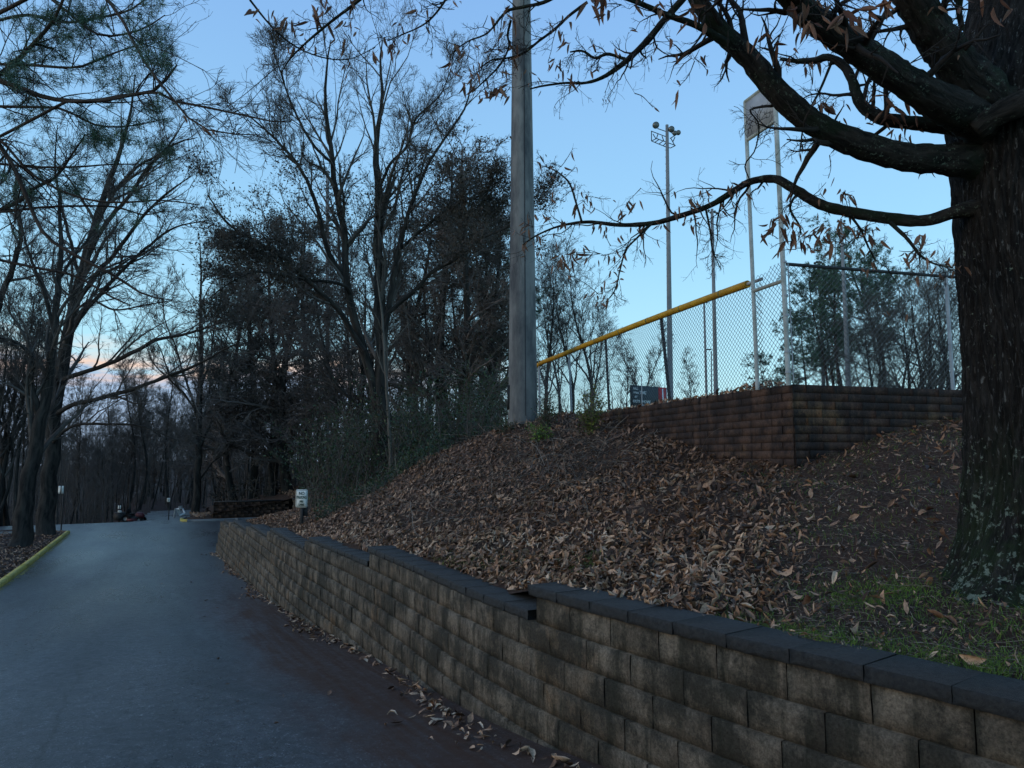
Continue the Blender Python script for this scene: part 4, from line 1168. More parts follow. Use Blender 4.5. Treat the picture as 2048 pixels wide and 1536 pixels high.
for o_ in (0.012, -0.012):
    for (P_, z) in ((a_, 4.27), (b_, 4.27), (b_, 4.79), (a_, 4.79)):
        V.append((P_[0] + nvp[0] * o_ - fm.location[0], P_[1] + nvp[1] * o_ - fm.location[1], z - fm.location[2]))
mb.add(V, [[0, 1, 2, 3], [7, 6, 5, 4], [0, 4, 5, 1], [1, 5, 6, 2], [2, 6, 7, 3], [3, 7, 4, 0]]); build("panel", mb, M_panel, fm)
w_, r_w = wires(p0, p1, 0.9, 2.38, 0.9, 2.5); mb = MB(); mb.tubes(local(fm, w_), np.full(w_.shape[:2], r_w), 3); o = build("chain_link_mesh", mb, M_wire, fm); o["kind"] = "stuff"
for zc in (2.42, 2.0, 1.75, 1.3, 1.05):
    mb = MB(); mb.tubes(local(fm, np.array([[[p1[0], p1[1], zc], [p1[0], p1[1], zc + 0.025]]])), np.array([[0.036, 0.036]]), 10, cap=True); build("clamp", mb, M_galv, fm)
pipe("tension_bar", (p1[0] + 0.06, p1[1], 0.95), (p1[0] + 0.05, p1[1], 2.42), 0.008, M_galv, fm, 5)
# right fence
q0 = C0 + DR * 0.05 + np.array([-DR[1], DR[0]]) * 0.12
rf = empty("chain_link_fence", "chain link fence with dark top rail above the right part of the upper wall", "fence", (q0[0], q0[1], 0.88))
qs_ = [q0 + DR * t for t in (0, 2.55, 5.6, 8.4)]
for qq in qs_[1:]: pipe("post", (qq[0], qq[1], 0.6), (qq[0], qq[1], 2.46), 0.024, M_galv, rf)
pipe("top_rail", (q0[0] + 0.03, q0[1], 2.44), (qs_[-1][0], qs_[-1][1], 2.52), 0.022, M_post, rf)
Wl = []
for i in range(3):
    w_, r_w = wires(qs_[i], qs_[i + 1], 0.9, 2.45, 0.9, 2.49); Wl.append(w_)
Wl = np.concatenate(Wl); mb = MB(); mb.tubes(local(rf, Wl), np.full(Wl.shape[:2], r_w), 3); o = build("chain_link_mesh", mb, M_wire, rf); o["kind"] = "stuff"
# small white box on a thin pipe
wb = fl(3.89, 0.05)
ub = empty("utility_box", "small white box on a thin pipe at the top edge of the brown wall", "box", (wb[0], wb[1], 0.86))
pipe("pipe", (wb[0], wb[1], 0.8), (wb[0], wb[1], 1.45), 0.009, M_galv, ub, 6)
mb = MB(); mb.box((-0.036, -0.03, 0.0), (0.036, 0.03, 0.07)); mb.box((-0.04, -0.035, 0.07), (0.04, 0.035, 0.085)); build("box_body", mb, M_white, ub)

# ------------------------------------------------------------------ the big chestnut leaved tree on the right
TC = np.array([3.735, 5.05])
oak = empty("shade_tree", "huge dark furrowed tree with lichen on its trunk and clinging brown leaves at the right", "tree", (TC[0], TC[1], -0.95))
OL = np.array(oak.location)
def oak_trunk():
    nz, nt_ = 300, 260
    z = np.linspace(-1.15, 5.2, nz); th = np.arange(nt_) * 2 * np.pi / nt_
    r = np.interp(z, [-1.15, -0.95, -0.75, -0.5, -0.1, 0.5, 1.5, 2.1, 2.6, 3.0, 3.4, 4.2, 5.2], [0.95, 0.80, 0.65, 0.555, 0.49, 0.472, 0.475, 0.52, 0.57, 0.50, 0.42, 0.40, 0.40])
    cxz = np.interp(z, [-1.15, 1.5, 2.6, 3.4, 5.2], [0, 0.0, 0.08, 0.16, 0.12])
    Z, TH = np.meshgrid(z, th, indexing='ij')
    w1 = 0.7 * np.sin(1.9 * Z + 2 * np.sin(TH)) + 0.5 * np.sin(4.3 * Z + 3 * np.cos(2 * TH)) + 0.25 * np.sin(11 * Z + 5 * np.sin(3 * TH + 1))
    ph = 21 * TH + w1 * 2.2
    ridge = 1 - np.abs(np.sin(ph)) ** 0.7
    ph2 = 43 * TH + 3.5 * w1 + 2.5 * np.sin(7.5 * Z + 4 * TH)
    ridge2 = 1 - np.abs(np.sin(ph2)) ** 0.8
    brk = 0.5 + 0.5 * np.sin(16 * Z + 7 * np.sin(6 * TH) + 3 * np.sin(3.1 * Z))
    amp = np.interp(Z, [-1.1, 2.5, 5], [1.0, 0.9, 0.7])
    flare = np.interp(Z, [-1.15, -0.9, -0.2], [0.10, 0.06, 0.0]) * (np.sin(4 * TH + 0.6) + 0.5 * np.sin(7 * TH + 2))
    lumpy = 0.02 * np.sin(3 * TH + 1.3 * Z) + 0.012 * np.sin(5 * TH - 2.1 * Z)
    R = r[:, None] + lumpy + flare + amp * (-0.026 * ridge - 0.016 * ridge2 + 0.007 * brk) + 0.012
    V = np.stack([cxz[:, None] + R * np.cos(TH), R * np.sin(TH), Z - OL[2]], -1)
    i = (np.arange(nz - 1) * nt_)[:, None]; j = np.arange(nt_)[None]; j2 = (j + 1) % nt_
    q = np.stack([i + j, i + j2, i + nt_ + j2, i + nt_ + j], -1).reshape(-1, 4)
    u0 = (j / nt_ * 3.0) + 0 * i; u1 = ((j + 1) / nt_ * 3.0) + 0 * i
    v0 = z[:-1, None] + 0 * j; v1 = z[1:, None] + 0 * j
    uv = np.stack([np.stack([u0, v0], -1), np.stack([u1, v0], -1), np.stack([u1, v1], -1), np.stack([u0, v1], -1)], 2).astype(np.float32)
    mb = MB(); mb.add(V, q, uv=uv.reshape(-1, 2)); build("trunk", mb, M_oak, oak, True)
oak_trunk()
LIMBS = {}
def limb(name, pts, ws, Y0, Y1=None, k=40, n=20, mat=None, rough=0.035):
    P, R = trace(pts, ws, Y0, Y1, k)
    rg = np.random.default_rng(abs(hash(name)) % 1000 if False else len(LIMBS) + 5)
    R = R * (1 + rough * rg.normal(size=k)) * (0.9 if R.max() > 0.06 else 1.0)
    LIMBS[name] = (P, R)
    mb = MB(); mb.tubes((P - OL)[None], R[None], n, cap=True)
    # bark plates: push alternate vertices in and out
    V = mb.V[0].reshape(k, n, 3); c = (P - OL)[:, None, :]
    m = 1 + rg.normal(size=(k, n, 1)) * rough
    mb.V[0] = (c + (V - c) * m).reshape(-1, 3).astype(np.float32)
    return build("limb", mb, mat or M_limb, oak, True)
limb("L1", [(2010, 335), (1940, 322), (1880, 318), (1800, 312), (1700, 282), (1625, 245), (1560, 190), (1500, 118), (1440, 60), (1395, 0), (1350, -90)], [110, 84, 66, 64, 60, 56, 56, 50, 44, 38, 30], 5.0, 4.5, 60, 24)
limb("L2", [(2010, 260), (1950, 235), (1880, 205), (1800, 155), (1700, 88), (1620, 30), (1560, -30), (1480, -120)], [130, 100, 80, 70, 64, 58, 54, 44], 4.95, 3.9, 60, 24)
limb("L3", [(2010, 240), (1960, 190), (1905, 120), (1850, 40), (1810, -40), (1770, -130)], [150, 120, 92, 84, 76, 66], 4.9, 4.3, 50, 24)
limb("L5", [(1960, 262), (1890, 252), (1825, 246), (1760, 235), (1722, 208), (1706, 165), (1688, 132), (1655, 114), (1625, 122), (1590, 122), (1560, 118)], [60, 36, 30, 30, 26, 22, 20, 17, 14, 10, 6], 5.0, 5.3, 50, 14)
limb("L4", [(1970, 412), (1910, 424), (1850, 441), (1780, 437), (1700, 424), (1640, 408), (1585, 376), (1550, 358), (1505, 362), (1470, 380), (1420, 411), (1340, 438), (1300, 447), (1240, 450), (1175, 444), (1120, 452), (1075, 470), (1045, 490)], [48, 28, 27, 26, 25, 23, 22, 19, 16, 15, 13, 12, 11, 9, 8, 5, 4, 3], 4.95, 6.4, 90, 14)
limb("L9", [(2080, 190), (2035, 210), (1985, 235), (1950, 262)], [60, 60, 55, 50], 4.5, 4.7, 16, 14)
limb("L10", [(1925, 60), (1918, 10), (1935, -60)], [10, 14, 16], 4.7, 4.5, 12, 8)
limb("L6", [(1455, 88), (1395, 52), (1335, 30), (1275, 5), (1230, -12), (1180, -40)], [18, 14, 12, 10, 9, 7], 4.55, 4.3, 30, 10)
limb("L7", [(1392, -30), (1335, 32), (1300, 75), (1268, 108), (1240, 132), (1205, 155), (1170, 166), (1130, 166), (1085, 172), (1060, 178)], [15, 14, 14, 13, 11, 8, 6, 5, 4, 3], 4.7, 4.9, 40, 10)
limb("L7b", [(1250, 118), (1215, 108), (1190, 116), (1165, 102), (1140, 104)], [7, 7, 6, 5, 3], 4.8, 4.9, 16, 8)
limb("L11", [(1175, 4), (1140, 30), (1110, 58), (1078, 82), (1047, 106), (1016, 116), (984, 120), (960, 135)], [7, 6, 6, 5, 5, 4, 3, 2], 4.6, 5.0, 30, 8)
limb("L12", [(1140, -30), (1094, 2), (1047, 14), (1012, 24), (975, 66), (937, 82), (909, 103), (906, 122)], [10, 8, 7, 6, 4, 3, 3, 2], 4.5, 4.8, 30, 8)
limb("L13", [(790, -60), (719, 0), (669, 38), (631, 69), (603, 94), (580, 118), (562, 146)], [9, 7, 6, 5, 4, 3, 2], 4.6, 5.0, 24, 8)
limb("L14", [(910, -40), (887, 6), (859, 40), (835, 56), (812, 66), (775, 82)], [6, 5, 4, 3, 3, 2], 4.6, 4.8, 20, 8)
limb("L15", [(500, 0), (530, 38), (560, 70), (600, 98), (650, 116), (700, 118), (750, 95)], [5, 4, 4, 3, 3, 2, 2], 4.9, 5.2, 20, 8)
limb("L16", [(1022, 40), (1015, 70), (1018, 92), (1000, 130), (960, 170), (945, 185)], [5, 5, 4, 4, 3, 2], 4.7, 5, 20, 8)
limb("L17", [(1500, 362), (1490, 330), (1510, 300), (1518, 250), (1500, 222), (1520, 214), (1545, 212)], [2, 3, 3, 3, 4, 5, 6], 5.4, 4.75, 20, 8)
limb("L18", [(1780, 445), (1815, 478), (1840, 510), (1870, 528), (1905, 535)], [9, 7, 5, 4, 3], 5.0, 4.6, 20, 8)
limb("L19", [(1700, 430), (1722, 460), (1735, 490), (1750, 520)], [6, 5, 4, 2], 5.1, 5.2, 14, 8)
limb("L20", [(1300, 450), (1275, 475), (1252, 500), (1240, 540), (1230, 580), (1212, 604)], [5, 4, 4, 3, 3, 2], 5.9, 6.1, 20, 8)
limb("L21", [(1163, 442), (1152, 405), (1138, 365), (1112, 342), (1088, 332)], [5, 4, 4, 3, 2], 6.1, 6.3, 16, 8)
limb("L22", [(1595, 385), (1580, 415), (1598, 450), (1602, 470)], [6, 5, 4, 3], 5.2, 5.3, 12, 8)
limb("L23", [(1665, 120), (1640, 180), (1610, 240), (1600, 300)], [6, 5, 4, 3], 5.2, 5.2, 16, 8)
limb("L24", [(1410, 410), (1420, 460), (1425, 500), (1440, 535)], [5, 4, 3, 2], 5.6, 5.7, 16, 8)

tw = MB()
rg = np.random.default_rng(21)
keys = [k for k in LIMBS if k not in ("L9",)]
P_ = np.stack([resample(*LIMBS[k], 24)[0] for k in keys]); R__ = np.stack([resample(*LIMBS[k], 24)[1] for k in keys])
TW = []
for i, kname in enumerate(keys):
    big = R__[i].max() > 0.05
    c1, r1 = grow(P_[i:i + 1], R__[i:i + 1], 16 if big else 12, 0.35 if big else 0.15, 0.98, 0.3 if big else 0.3, 0.9, 9, 0.2, -0.01, 0.45, rg, 0.15, 0.55, 0.0028)
    tw.tubes(c1 - OL, r1, 5)
    c2, r2 = grow(c1, r1, 4, 0.2, 0.98, 0.55, 0.75, 6, 0.25, 0.0, 0.6, rg, 0.07, 0.28, 0.0018)
    tw.tubes(c2 - OL, r2, 4)
    c3, r3 = grow(c2, r2, 3, 0.2, 1.0, 0.5, 0.8, 4, 0.25, 0.0, 0.7, rg, 0.03, 0.1, 0.0013)
    tw.tubes(c3 - OL, r3, 3)
    TW += [c1.reshape(-1, 3), c2.reshape(-1, 3)]
TWP = np.concatenate(TW + [LIMBS[k][0] for k in keys])
# clinging leaves: clusters seen in the photograph, each hung from its own twig
CL = [(522,40,4.9,4,30),(545,35,4.9,3,26),(570,52,4.9,4,28),(592,45,4.9,4,30),(608,70,5,2,20),(625,30,4.7,7,40),(648,12,4.7,5,36),(664,32,4.7,3,30),(695,40,4.8,2,26),(672,70,4.9,2,20),(638,90,5,1,24),(685,95,5,1,22),
 (780,88,4.8,5,34),(795,55,4.8,3,30),(812,70,4.8,3,26),(838,18,4.7,3,28),(852,52,4.8,2,28),(784,105,4.8,2,26),(920,3,4.5,1,30),(908,20,4.5,1,26),(975,45,4.7,1,32),(1005,62,4.7,2,26),
 (980,95,4.9,3,30),(968,112,4.9,3,26),(1010,140,4.9,3,28),(992,180,4.9,7,34),(1015,188,4.9,4,30),(965,190,4.9,2,24),(1030,105,4.8,4,32),(925,145,5,2,26),(1062,155,4.9,3,22),(1073,170,4.9,3,22),(950,120,4.9,2,24),
 (1205,5,4.2,9,52),(1190,-5,4.2,6,46),(1215,30,4.2,2,40),(1275,2,4.3,2,34),(1180,92,4.7,1,28),(1264,60,4.6,1,30),(1320,20,4.3,3,34),(1390,30,4.3,4,44),(1380,10,4.3,3,40),(1338,76,4.5,1,42),(1365,115,4.5,2,44),(1400,108,4.5,2,40),(1358,182,4.5,2,50),(1356,155,4.5,1,30),(1412,150,4.6,1,26),(1450,115,4.3,1,34),(1488,85,4.3,1,28),(1310,218,5,1,20),(1210,198,5,3,18),(1300,108,4.8,1,20),
 (1600,20,3.7,6,66),(1630,55,3.7,4,70),(1665,35,3.6,4,64),(1690,45,3.6,5,80),(1720,25,3.6,5,72),(1750,15,3.6,3,60),(1765,0,3.6,3,60),(1540,70,4.2,3,36),(1555,90,4.2,3,42),(1598,68,4.2,2,40),(1610,75,4.2,1,34),(1525,120,4.3,2,36),(1583,120,4.6,4,30),(1605,130,4.8,2,30),(1622,130,4.8,1,30),(1566,138,4.8,2,26),(1560,165,4.7,1,30),(1577,180,4.7,1,28),(1640,215,5,6,36),(1645,205,5,3,40),(1620,235,5,1,20),(1672,245,5,3,28),(1665,255,5,2,24),
 (1745,185,4.8,2,28),(1780,210,4.8,5,42),(1735,205,4.8,3,30),(1792,232,4.9,4,34),(1775,225,4.9,2,44),(1730,250,4.9,1,28),(1822,240,4.9,3,24),(1800,270,4.9,3,24),(1816,276,4.9,2,26),(1756,280,4.9,1,24),(1856,350,4.9,2,22),
 (1980,12,3.6,2,62),(2018,25,3.6,1,60),(1925,-5,4.2,4,40),(1890,8,4.2,2,30),(1958,-10,3.8,3,50),(1810,85,4.3,1,24),(1745,40,4.2,2,26),
 (1665,355,5,1,28),(1655,372,5,1,22),(1685,388,5,4,30),(1702,392,5,4,34),(1640,395,5,2,24),(1480,378,5.5,2,22),(1462,372,5.5,3,30),(1410,378,5.6,2,28),(1402,392,5.6,3,26),(1385,405,5.7,3,30),(1378,420,5.7,3,26),(1355,422,5.7,2,26),(1347,382,5.7,1,22),(1329,415,5.8,1,26),(1395,440,5.7,1,26),(1367,447,5.7,1,28),(1463,405,5.5,2,24),(1440,420,5.6,2,18),
 (1258,410,6,5,30),(1243,425,6,4,28),(1220,403,6,1,20),(1273,460,6,2,28),(1290,455,6,1,24),(1148,303,6.2,1,24),(1150,340,6.2,1,20),(1105,355,6.2,1,22),(1172,390,6.1,2,26),(1165,408,6.1,3,30),(1158,425,6.1,2,24),(1178,412,6.1,1,20),(1095,430,6.1,3,30),(1122,442,6.1,3,28),(1055,430,6.1,3,24),(1045,450,6.1,3,24),(1040,470,6.1,2,24),(1080,465,6.1,2,24),(1100,400,6.1,1,22),(1072,325,6.2,2,26),
 (1232,500,6,1,22),(1215,475,6,2,20),(1243,475,6,2,18),(1248,510,6,2,18),(1150,510,6.1,6,32),(1125,520,6.1,5,30),(1165,500,6.1,4,28),(1112,530,6.1,3,26),(1180,515,6.1,3,26),(1128,550,6.1,2,24),(1205,600,6,3,28),(1210,570,6.1,2,24),(1195,585,6.1,1,22),(1240,535,6,1,20),
 (1545,445,5.3,4,38),(1560,455,5.3,5,42),(1568,440,5.3,3,34),(1535,470,5.3,2,32),(1590,440,5.2,2,26),(1548,500,5.2,1,30),(1560,505,5.2,1,30),(1582,478,5.2,4,34),(1600,472,5.2,5,34),(1618,480,5.2,5,34),(1632,470,5.2,4,32),(1645,455,5.2,3,32),(1658,480,5.2,4,36),(1662,500,5.2,3,34),(1625,500,5.2,3,28),(1675,460,5.1,4,32),(1690,440,5.1,4,28),(1710,470,5.1,3,30),(1720,475,5.1,2,26),(1745,475,5.1,3,34),(1750,490,5.1,1,26),
 (1820,512,4.9,3,34),(1832,500,4.9,2,26),(1800,505,4.9,1,24),(1845,515,4.9,1,24),(1890,535,4.7,4,30),(1895,525,4.7,2,26),(1905,545,4.7,2,24),(1840,560,4.9,1,30),(1795,628,5.6,3,18),(395,258,5.3,4,26)]
def leaf_mesh(name, L, W, curl, bend, mat, rows=6, seed=0):
    r = np.random.default_rng(seed)
    mb = MB(); t = np.linspace(0, 1, rows)
    hw = W / 2 * np.array([0.12] + [math.sin(math.pi * (0.12 + 0.88 * x) ** 0.85) ** 0.8 for x in t[1:-1]] + [0.02])
    V = []
    for i, x in enumerate(t):
        z = -x * L; off = bend * x * x * L
        for jx, s in enumerate((-1, 0, 1)):
            V.append((s * hw[i] * (1 - 0.15 * curl), off + abs(s) * hw[i] * curl + r.normal() * 0.0015, z + (r.normal() * 0.002 if s else 0)))
    q = []
    for i in range(rows - 1):
        for j in range(2): a = i * 3 + j; q.append([a, a + 1, a + 4, a + 3])
    mb.add(V, q); return mb.mesh(name, mat, True)
HL = [leaf_mesh("leaf", 1.0, w, c, b, M_hang, 6, i) for i, (w, c, b) in enumerate(((0.26, 0.7, 0.15), (0.24, 1.1, 0.34), (0.30, 0.5, -0.16), (0.24, 1.5, 0.12), (0.28, 0.9, -0.36)))]
leaf_rest = MB()
_rx = np.random.default_rng(4)
for kn, cnt_ in (("L4", 34), ("L7", 10), ("L11", 9), ("L12", 9), ("L16", 7), ("L20", 8), ("L19", 6), ("L5", 8), ("L18", 6), ("L21", 6), ("L13", 6), ("L15", 5), ("L6", 5), ("L2", 8)):
    Pk_ = LIMBS[kn][0]
    for _ in range(cnt_):
        q_ = Pk_[_rx.integers(len(Pk_) // 4, len(Pk_))] + _rx.normal(size=3) * 0.10
        q_ = TWP[np.argmin(np.linalg.norm(TWP - q_, axis=1))]
        u_, v_ = px(q_)
        if v_ > -40 and not (1880 < u_ < 2048 and v_ > 150): CL.append((float(u_), float(v_) + 6, float(q_[1]), int(_rx.integers(1, 4)), float(_rx.uniform(0.07, 0.11) * F / q_[1])))
cnt = 0
tot = sum(c[3] for c in CL)
order = []
for (u, v, Y, n, Lp) in CL:
    c = at(u, v, Y)
    d = np.linalg.norm(TWP - c, axis=1); q = TWP[np.argmin(d)]
    if d.min() > 0.02:
        tp_ = c + np.array([rg.normal() * 0.01, rg.normal() * 0.03, 0.02])
        mid = (q + tp_) / 2 + rg.normal(size=3) * 0.06 * d.min()
        Pp, _r = resample(np.array([q, mid, tp_]), np.ones(3), 8)
        tw.tubes((Pp - OL)[None], np.linspace(0.0035, 0.0018, 8)[None], 5)
        if d.min() > 0.1:
            c1, r1 = grow(Pp[None], np.full((1, 8), 0.003), 5, 0.2, 0.95, 0.4, 0.8, 5, 0.2, 0, 0.7, rg, 0.05, 0.2, 0.0014); tw.tubes(c1 - OL, r1, 3)
    for i in range(n): order.append((u, v, Y, Lp, c, i, n))
order.sort(key=lambda t: -t[3])
for idx, (u, v, Y, Lp, c, i, n) in enumerate(order):
    L = Lp / F * Y * rg.uniform(0.6, 1.05) * (0.78 if Lp > 48 else 1.0)
    pos = c + np.array([rg.normal() * 0.022, rg.normal() * 0.03, rg.uniform(-0.01, 0.03)]) * (1 + 0.15 * n)
    rx, ry, rz = rg.normal() * 0.45, rg.normal() * 0.5, rg.uniform(0, 6.28)
    M = Matrix.Translation(Vector(pos - OL)) @ Matrix.Rotation(rx, 4, 'X') @ Matrix.Rotation(ry, 4, 'Y') @ Matrix.Rotation(rz, 4, 'Z') @ Matrix.Diagonal((L, L, L, 1))
    me = HL[rg.integers(0, 5)]
    if idx < 290:
        o = bpy.data.objects.new("leaf", me); COL.objects.link(o); o.parent = oak; o.matrix_local = M
    else:
        V = np.empty(len(me.vertices) * 3, np.float32); me.vertices.foreach_get("co", V); V = V.reshape(-1, 3)
        A_ = np.array(M); V = V @ A_[:3, :3].T + A_[:3, 3]
        q = np.empty(len(me.loops), np.int32); me.loops.foreach_get("vertex_index", q)
        leaf_rest.add(V, q.reshape(-1, 4))
build("twigs", tw, M_oak_twig, oak, False, 'stuff')
build("small_leaves", leaf_rest, M_hang, oak, True, 'stuff')

# ------------------------------------------------------------------ traced woodland trees
def traced_tree(name, label, Y, base, stems, seed, levels, mat=M_bark, tmat=M_twig, group=None, leaves=None, trunk_n=12, far=1.0):
    """stems: list of (points, widths, Y0, Y1); first is the trunk. levels: list of grow settings"""
    b = at(base[0], base[1], Y)
    root = empty(name, label, "tree", tuple(b), group)
    L0 = np.array(root.location); rg = np.random.default_rng(seed)
    Ps, Rs = [], []
    for i, st in enumerate(stems):
        pts, ws = st[0], st[1]; y0 = st[2] if len(st) > 2 else Y; y1 = st[3] if len(st) > 3 else y0
        P, R = trace(pts, ws, y0, y1, 26); R = R * 0.8
        P = P + np.r_[np.zeros((1, 3)), rg.normal(size=(25, 3)) * R[1:, None] * 0.15]
        mb = MB(); mb.tubes((P - L0)[None], R[None], trunk_n if i == 0 else 8, cap=True)
        build("trunk" if i == 0 else "limb", mb, mat, root, True)
        Ps.append(P); Rs.append(R)
    P = np.stack(Ps); R = np.stack(Rs); cr = MB(); tips = []
    cur = (P, R); first = True
    for lv in levels:
        c, r = grow(cur[0], cur[1], lv[0], lv[1], 1.0, lv[2], lv[3], lv[4], lv[5], lv[6], 0.6, rg, lv[7], lv[8], lv[9] * far, flat=0.0)
        cr.tubes(c - L0, r, lv[10])
        if len(tips) == 0: tips += [c.reshape(-1, 3)] * 4
        elif lv[0] * len(c) < 4e5: tips.append(c.reshape(-1, 3)[::3])
        cur = (c, r)
    build("crown", cr, tmat, root, False)
    if leaves:
        n, size, lmat, zmax = leaves
        T_ = np.concatenate(tips); T_ = T_[rg.integers(0, len(T_), n)] + rg.normal(size=(n, 3)) * 0.12
        T_ = T_[T_[:, 2] < zmax]
        build("leaves", leaf_cloud(T_ - L0, size, rg), lmat, root, False, 'stuff')
    return root
def leaf_cloud(P, size, rg, fold=False):
    n = len(P); mb = MB()
    a = rg.normal(size=(n, 3)); a /= np.linalg.norm(a, axis=1, keepdims=True)
    b = np.cross(a, rg.normal(size=(n, 3))); b /= np.linalg.norm(b, axis=1, keepdims=True) + 1e-9
    s = (size * rg.uniform(0.5, 1.3, n))[:, None]
    V = np.stack([P - a * s, P - b * s * 0.45, P + a * s, P + b * s * 0.45], 1)
    q = (np.arange(n) * 4)[:, None] + np.arange(4)[None]
    mb.add(V.reshape(-1, 3), q, tone=np.repeat(rg.random(n), 4)); return mb

# levels: (n, tmin, length ratio, angle, k, wobble, up, lmin, lmax, rmin, sides)
BARE = [(14, 0.2, 0.34, 0.65, 8, 0.12, 0.05, 0.6, 4.0, 0.012, 5), (8, 0.15, 0.45, 0.6, 6, 0.15, 0.05, 0.35, 2.0, 0.008, 4), (5, 0.15, 0.5, 0.6, 4, 0.17, 0.04, 0.2, 1.1, 0.0055, 3), (4, 0.2, 0.55, 0.6, 2, 0.15, 0.03, 0.12, 0.6, 0.0045, 3)]
# the many stemmed tree in the middle
traced_tree("bare_tree", "large many stemmed bare tree full of vines rising in the middle above the bank", 22.5, (772, 985),
 [([(776, 985), (766, 900), (764, 847), (761, 737), (761, 628), (759, 519), (759, 446), (757, 373), (752, 300), (765, 200), (760, 130), (765, 80)], [44, 40, 36, 32, 28, 26, 24, 20, 15, 9, 6, 3], 22.5, 22),
  ([(766, 850), (750, 788), (728, 701), (706, 628), (692, 555), (688, 464), (670, 373), (662, 300), (655, 250), (650, 190), (655, 120), (662, 80)], [28, 25, 22, 20, 19, 17, 15, 12, 10, 8, 5, 3], 22.5, 21),
  ([(694, 560), (655, 500), (637, 428), (619, 373), (590, 322), (540, 268), (490, 225)], [13, 12, 11, 9, 8, 6, 3], 22, 20),
  ([(728, 701), (677, 621), (619, 566), (564, 515), (509, 482), (455, 446), (415, 390)], [14, 13, 12, 10, 8, 6, 3], 22, 19),
  ([(700, 590), (688, 570), (637, 561), (582, 555), (553, 548), (509, 544), (466, 562), (429, 588)], [10, 9, 8, 7, 6, 5, 4, 3], 22, 19),
  ([(761, 640), (794, 610), (837, 573), (867, 541), (910, 519), (958, 479), (1020, 450), (1060, 400)], [14, 12, 11, 10, 9, 7, 5, 3], 22, 21),
  ([(765, 700), (786, 555), (801, 482), (823, 409), (852, 336), (880, 290), (930, 215), (945, 150)], [16, 14, 12, 10, 8, 7, 5, 3], 22, 21),
  ([(801, 497), (874, 435), (929, 402), (969, 387), (1000, 340)], [9, 8, 6, 4, 2], 22, 21),
  ([(757, 380), (780, 330), (815, 290), (830, 240), (880, 190), (905, 130)], [9, 8, 7, 6, 4, 2], 22, 21),
  ([(665, 330), (620, 280), (580, 200), (560, 140), (540, 90)], [8, 7, 5, 4, 2], 21.5, 20)], 3,
 [(15, 0.25, 0.36, 0.6, 8, 0.12, 0.05, 0.7, 3.6, 0.010, 5), (8, 0.15, 0.5, 0.6, 6, 0.15, 0.05, 0.4, 2.0, 0.0065, 4), (6, 0.15, 0.5, 0.6, 4, 0.17, 0.04, 0.25, 1.1, 0.0045, 3), (4, 0.2, 0.55, 0.6, 2, 0.15, 0.03, 0.12, 0.55, 0.0038, 3)],
 leaves=(42000, 0.045, M_vineleaf, 9.0), trunk_n=16)
traced_tree("sapling", "slender pale barked sapling in front of the dark many stemmed trunk", 20.5, (785, 985),
 [([(785, 985), (780, 900), (778, 847), (772, 756), (765, 646), (757, 575), (750, 530)], [9, 9, 8, 7, 6, 4, 2], 20.5)], 8,
 [(6, 0.4, 0.3, 0.6, 7, 0.12, 0.03, 0.4, 1.5, 0.008, 4), (5, 0.2, 0.5, 0.6, 5, 0.15, 0.03, 0.2, 0.8, 0.005, 3)], mat=M_bark_pale, tmat=M_bark_pale)
# left hand trees
traced_tree("bare_tree", "tall bare tree with long limbs reaching right over the road, second from the left kerb", 34.5, (92, 1066),
 [([(92, 1072), (98, 960), (106, 880), (118, 760), (135, 680), (150, 610), (172, 520), (193, 440), (213, 380), (240, 300), (262, 220), (270, 150)], [44, 36, 34, 31, 28, 25, 22, 18, 14, 10, 6, 3], 34.5),
  ([(120, 765), (134, 755), (219, 727), (281, 696), (312, 680), (375, 667), (453, 639), (500, 600)], [12, 12, 11, 10, 9, 7, 5, 2], 34.5, 29),
  ([(112, 830), (141, 811), (203, 796), (281, 774), (344, 749), (406, 724), (453, 696), (520, 672)], [12, 12, 11, 10, 8, 6, 4, 2], 34.5, 29),
  ([(104, 890), (122, 867), (156, 849), (219, 849), (281, 852), (359, 883)], [8, 8, 7, 6, 5, 2], 34.5, 31),
  ([(150, 612), (185, 560), (235, 500), (280, 440), (330, 390), (385, 350)], [13, 12, 10, 8, 6, 2], 34.5, 32),
  ([(140, 660), (190, 600), (245, 540), (300, 490), (350, 455), (420, 440)], [11, 10, 9, 7, 5, 2], 34.5, 33),
  ([(175, 515), (210, 450), (260, 390), (300, 330), (345, 290), (395, 275)], [13, 11, 9, 8, 6, 2], 34.5, 33),
  ([(195, 440), (240, 370), (280, 330), (330, 300), (370, 240)], [9, 8, 6, 5, 2], 34.5, 33),
  ([(160, 560), (140, 480), (120, 400), (110, 330), (115, 250)], [9, 8, 7, 5, 2], 34.5, 35),
  ([(130, 690), (160, 640), (180, 600), (230, 620), (290, 610), (350, 600)], [8, 7, 6, 5, 4, 2], 34.5, 33)], 5, BARE, trunk_n=16)
traced_tree("bare_tree", "dark crooked bare tree nearest the yellow kerb with its trunk leaning right", 29, (40, 1090),
 [([(38, 1096), (46, 1020), (60, 940), (74, 880), (88, 820), (100, 740), (108, 660), (118, 560), (122, 480), (118, 400)], [52, 40, 34, 32, 26, 20, 17, 14, 11, 6], 29),
  ([(84, 850), (70, 800), (62, 765), (66, 735), (58, 705), (25, 682), (-10, 676)], [18, 16, 14, 12, 10, 8, 6], 29, 28),
  ([(108, 660), (90, 590), (70, 540), (50, 480), (35, 400)], [10, 9, 7, 5, 2], 29, 28),
  ([(118, 560), (150, 510), (175, 480), (210, 420), (230, 360)], [8, 7, 6, 5, 2], 29, 30),
  ([(-14, 640), (10, 575), (28, 530), (42, 470), (30, 400), (35, 330)], [16, 14, 12, 10, 7, 4], 29, 29)], 6, BARE, trunk_n=16)
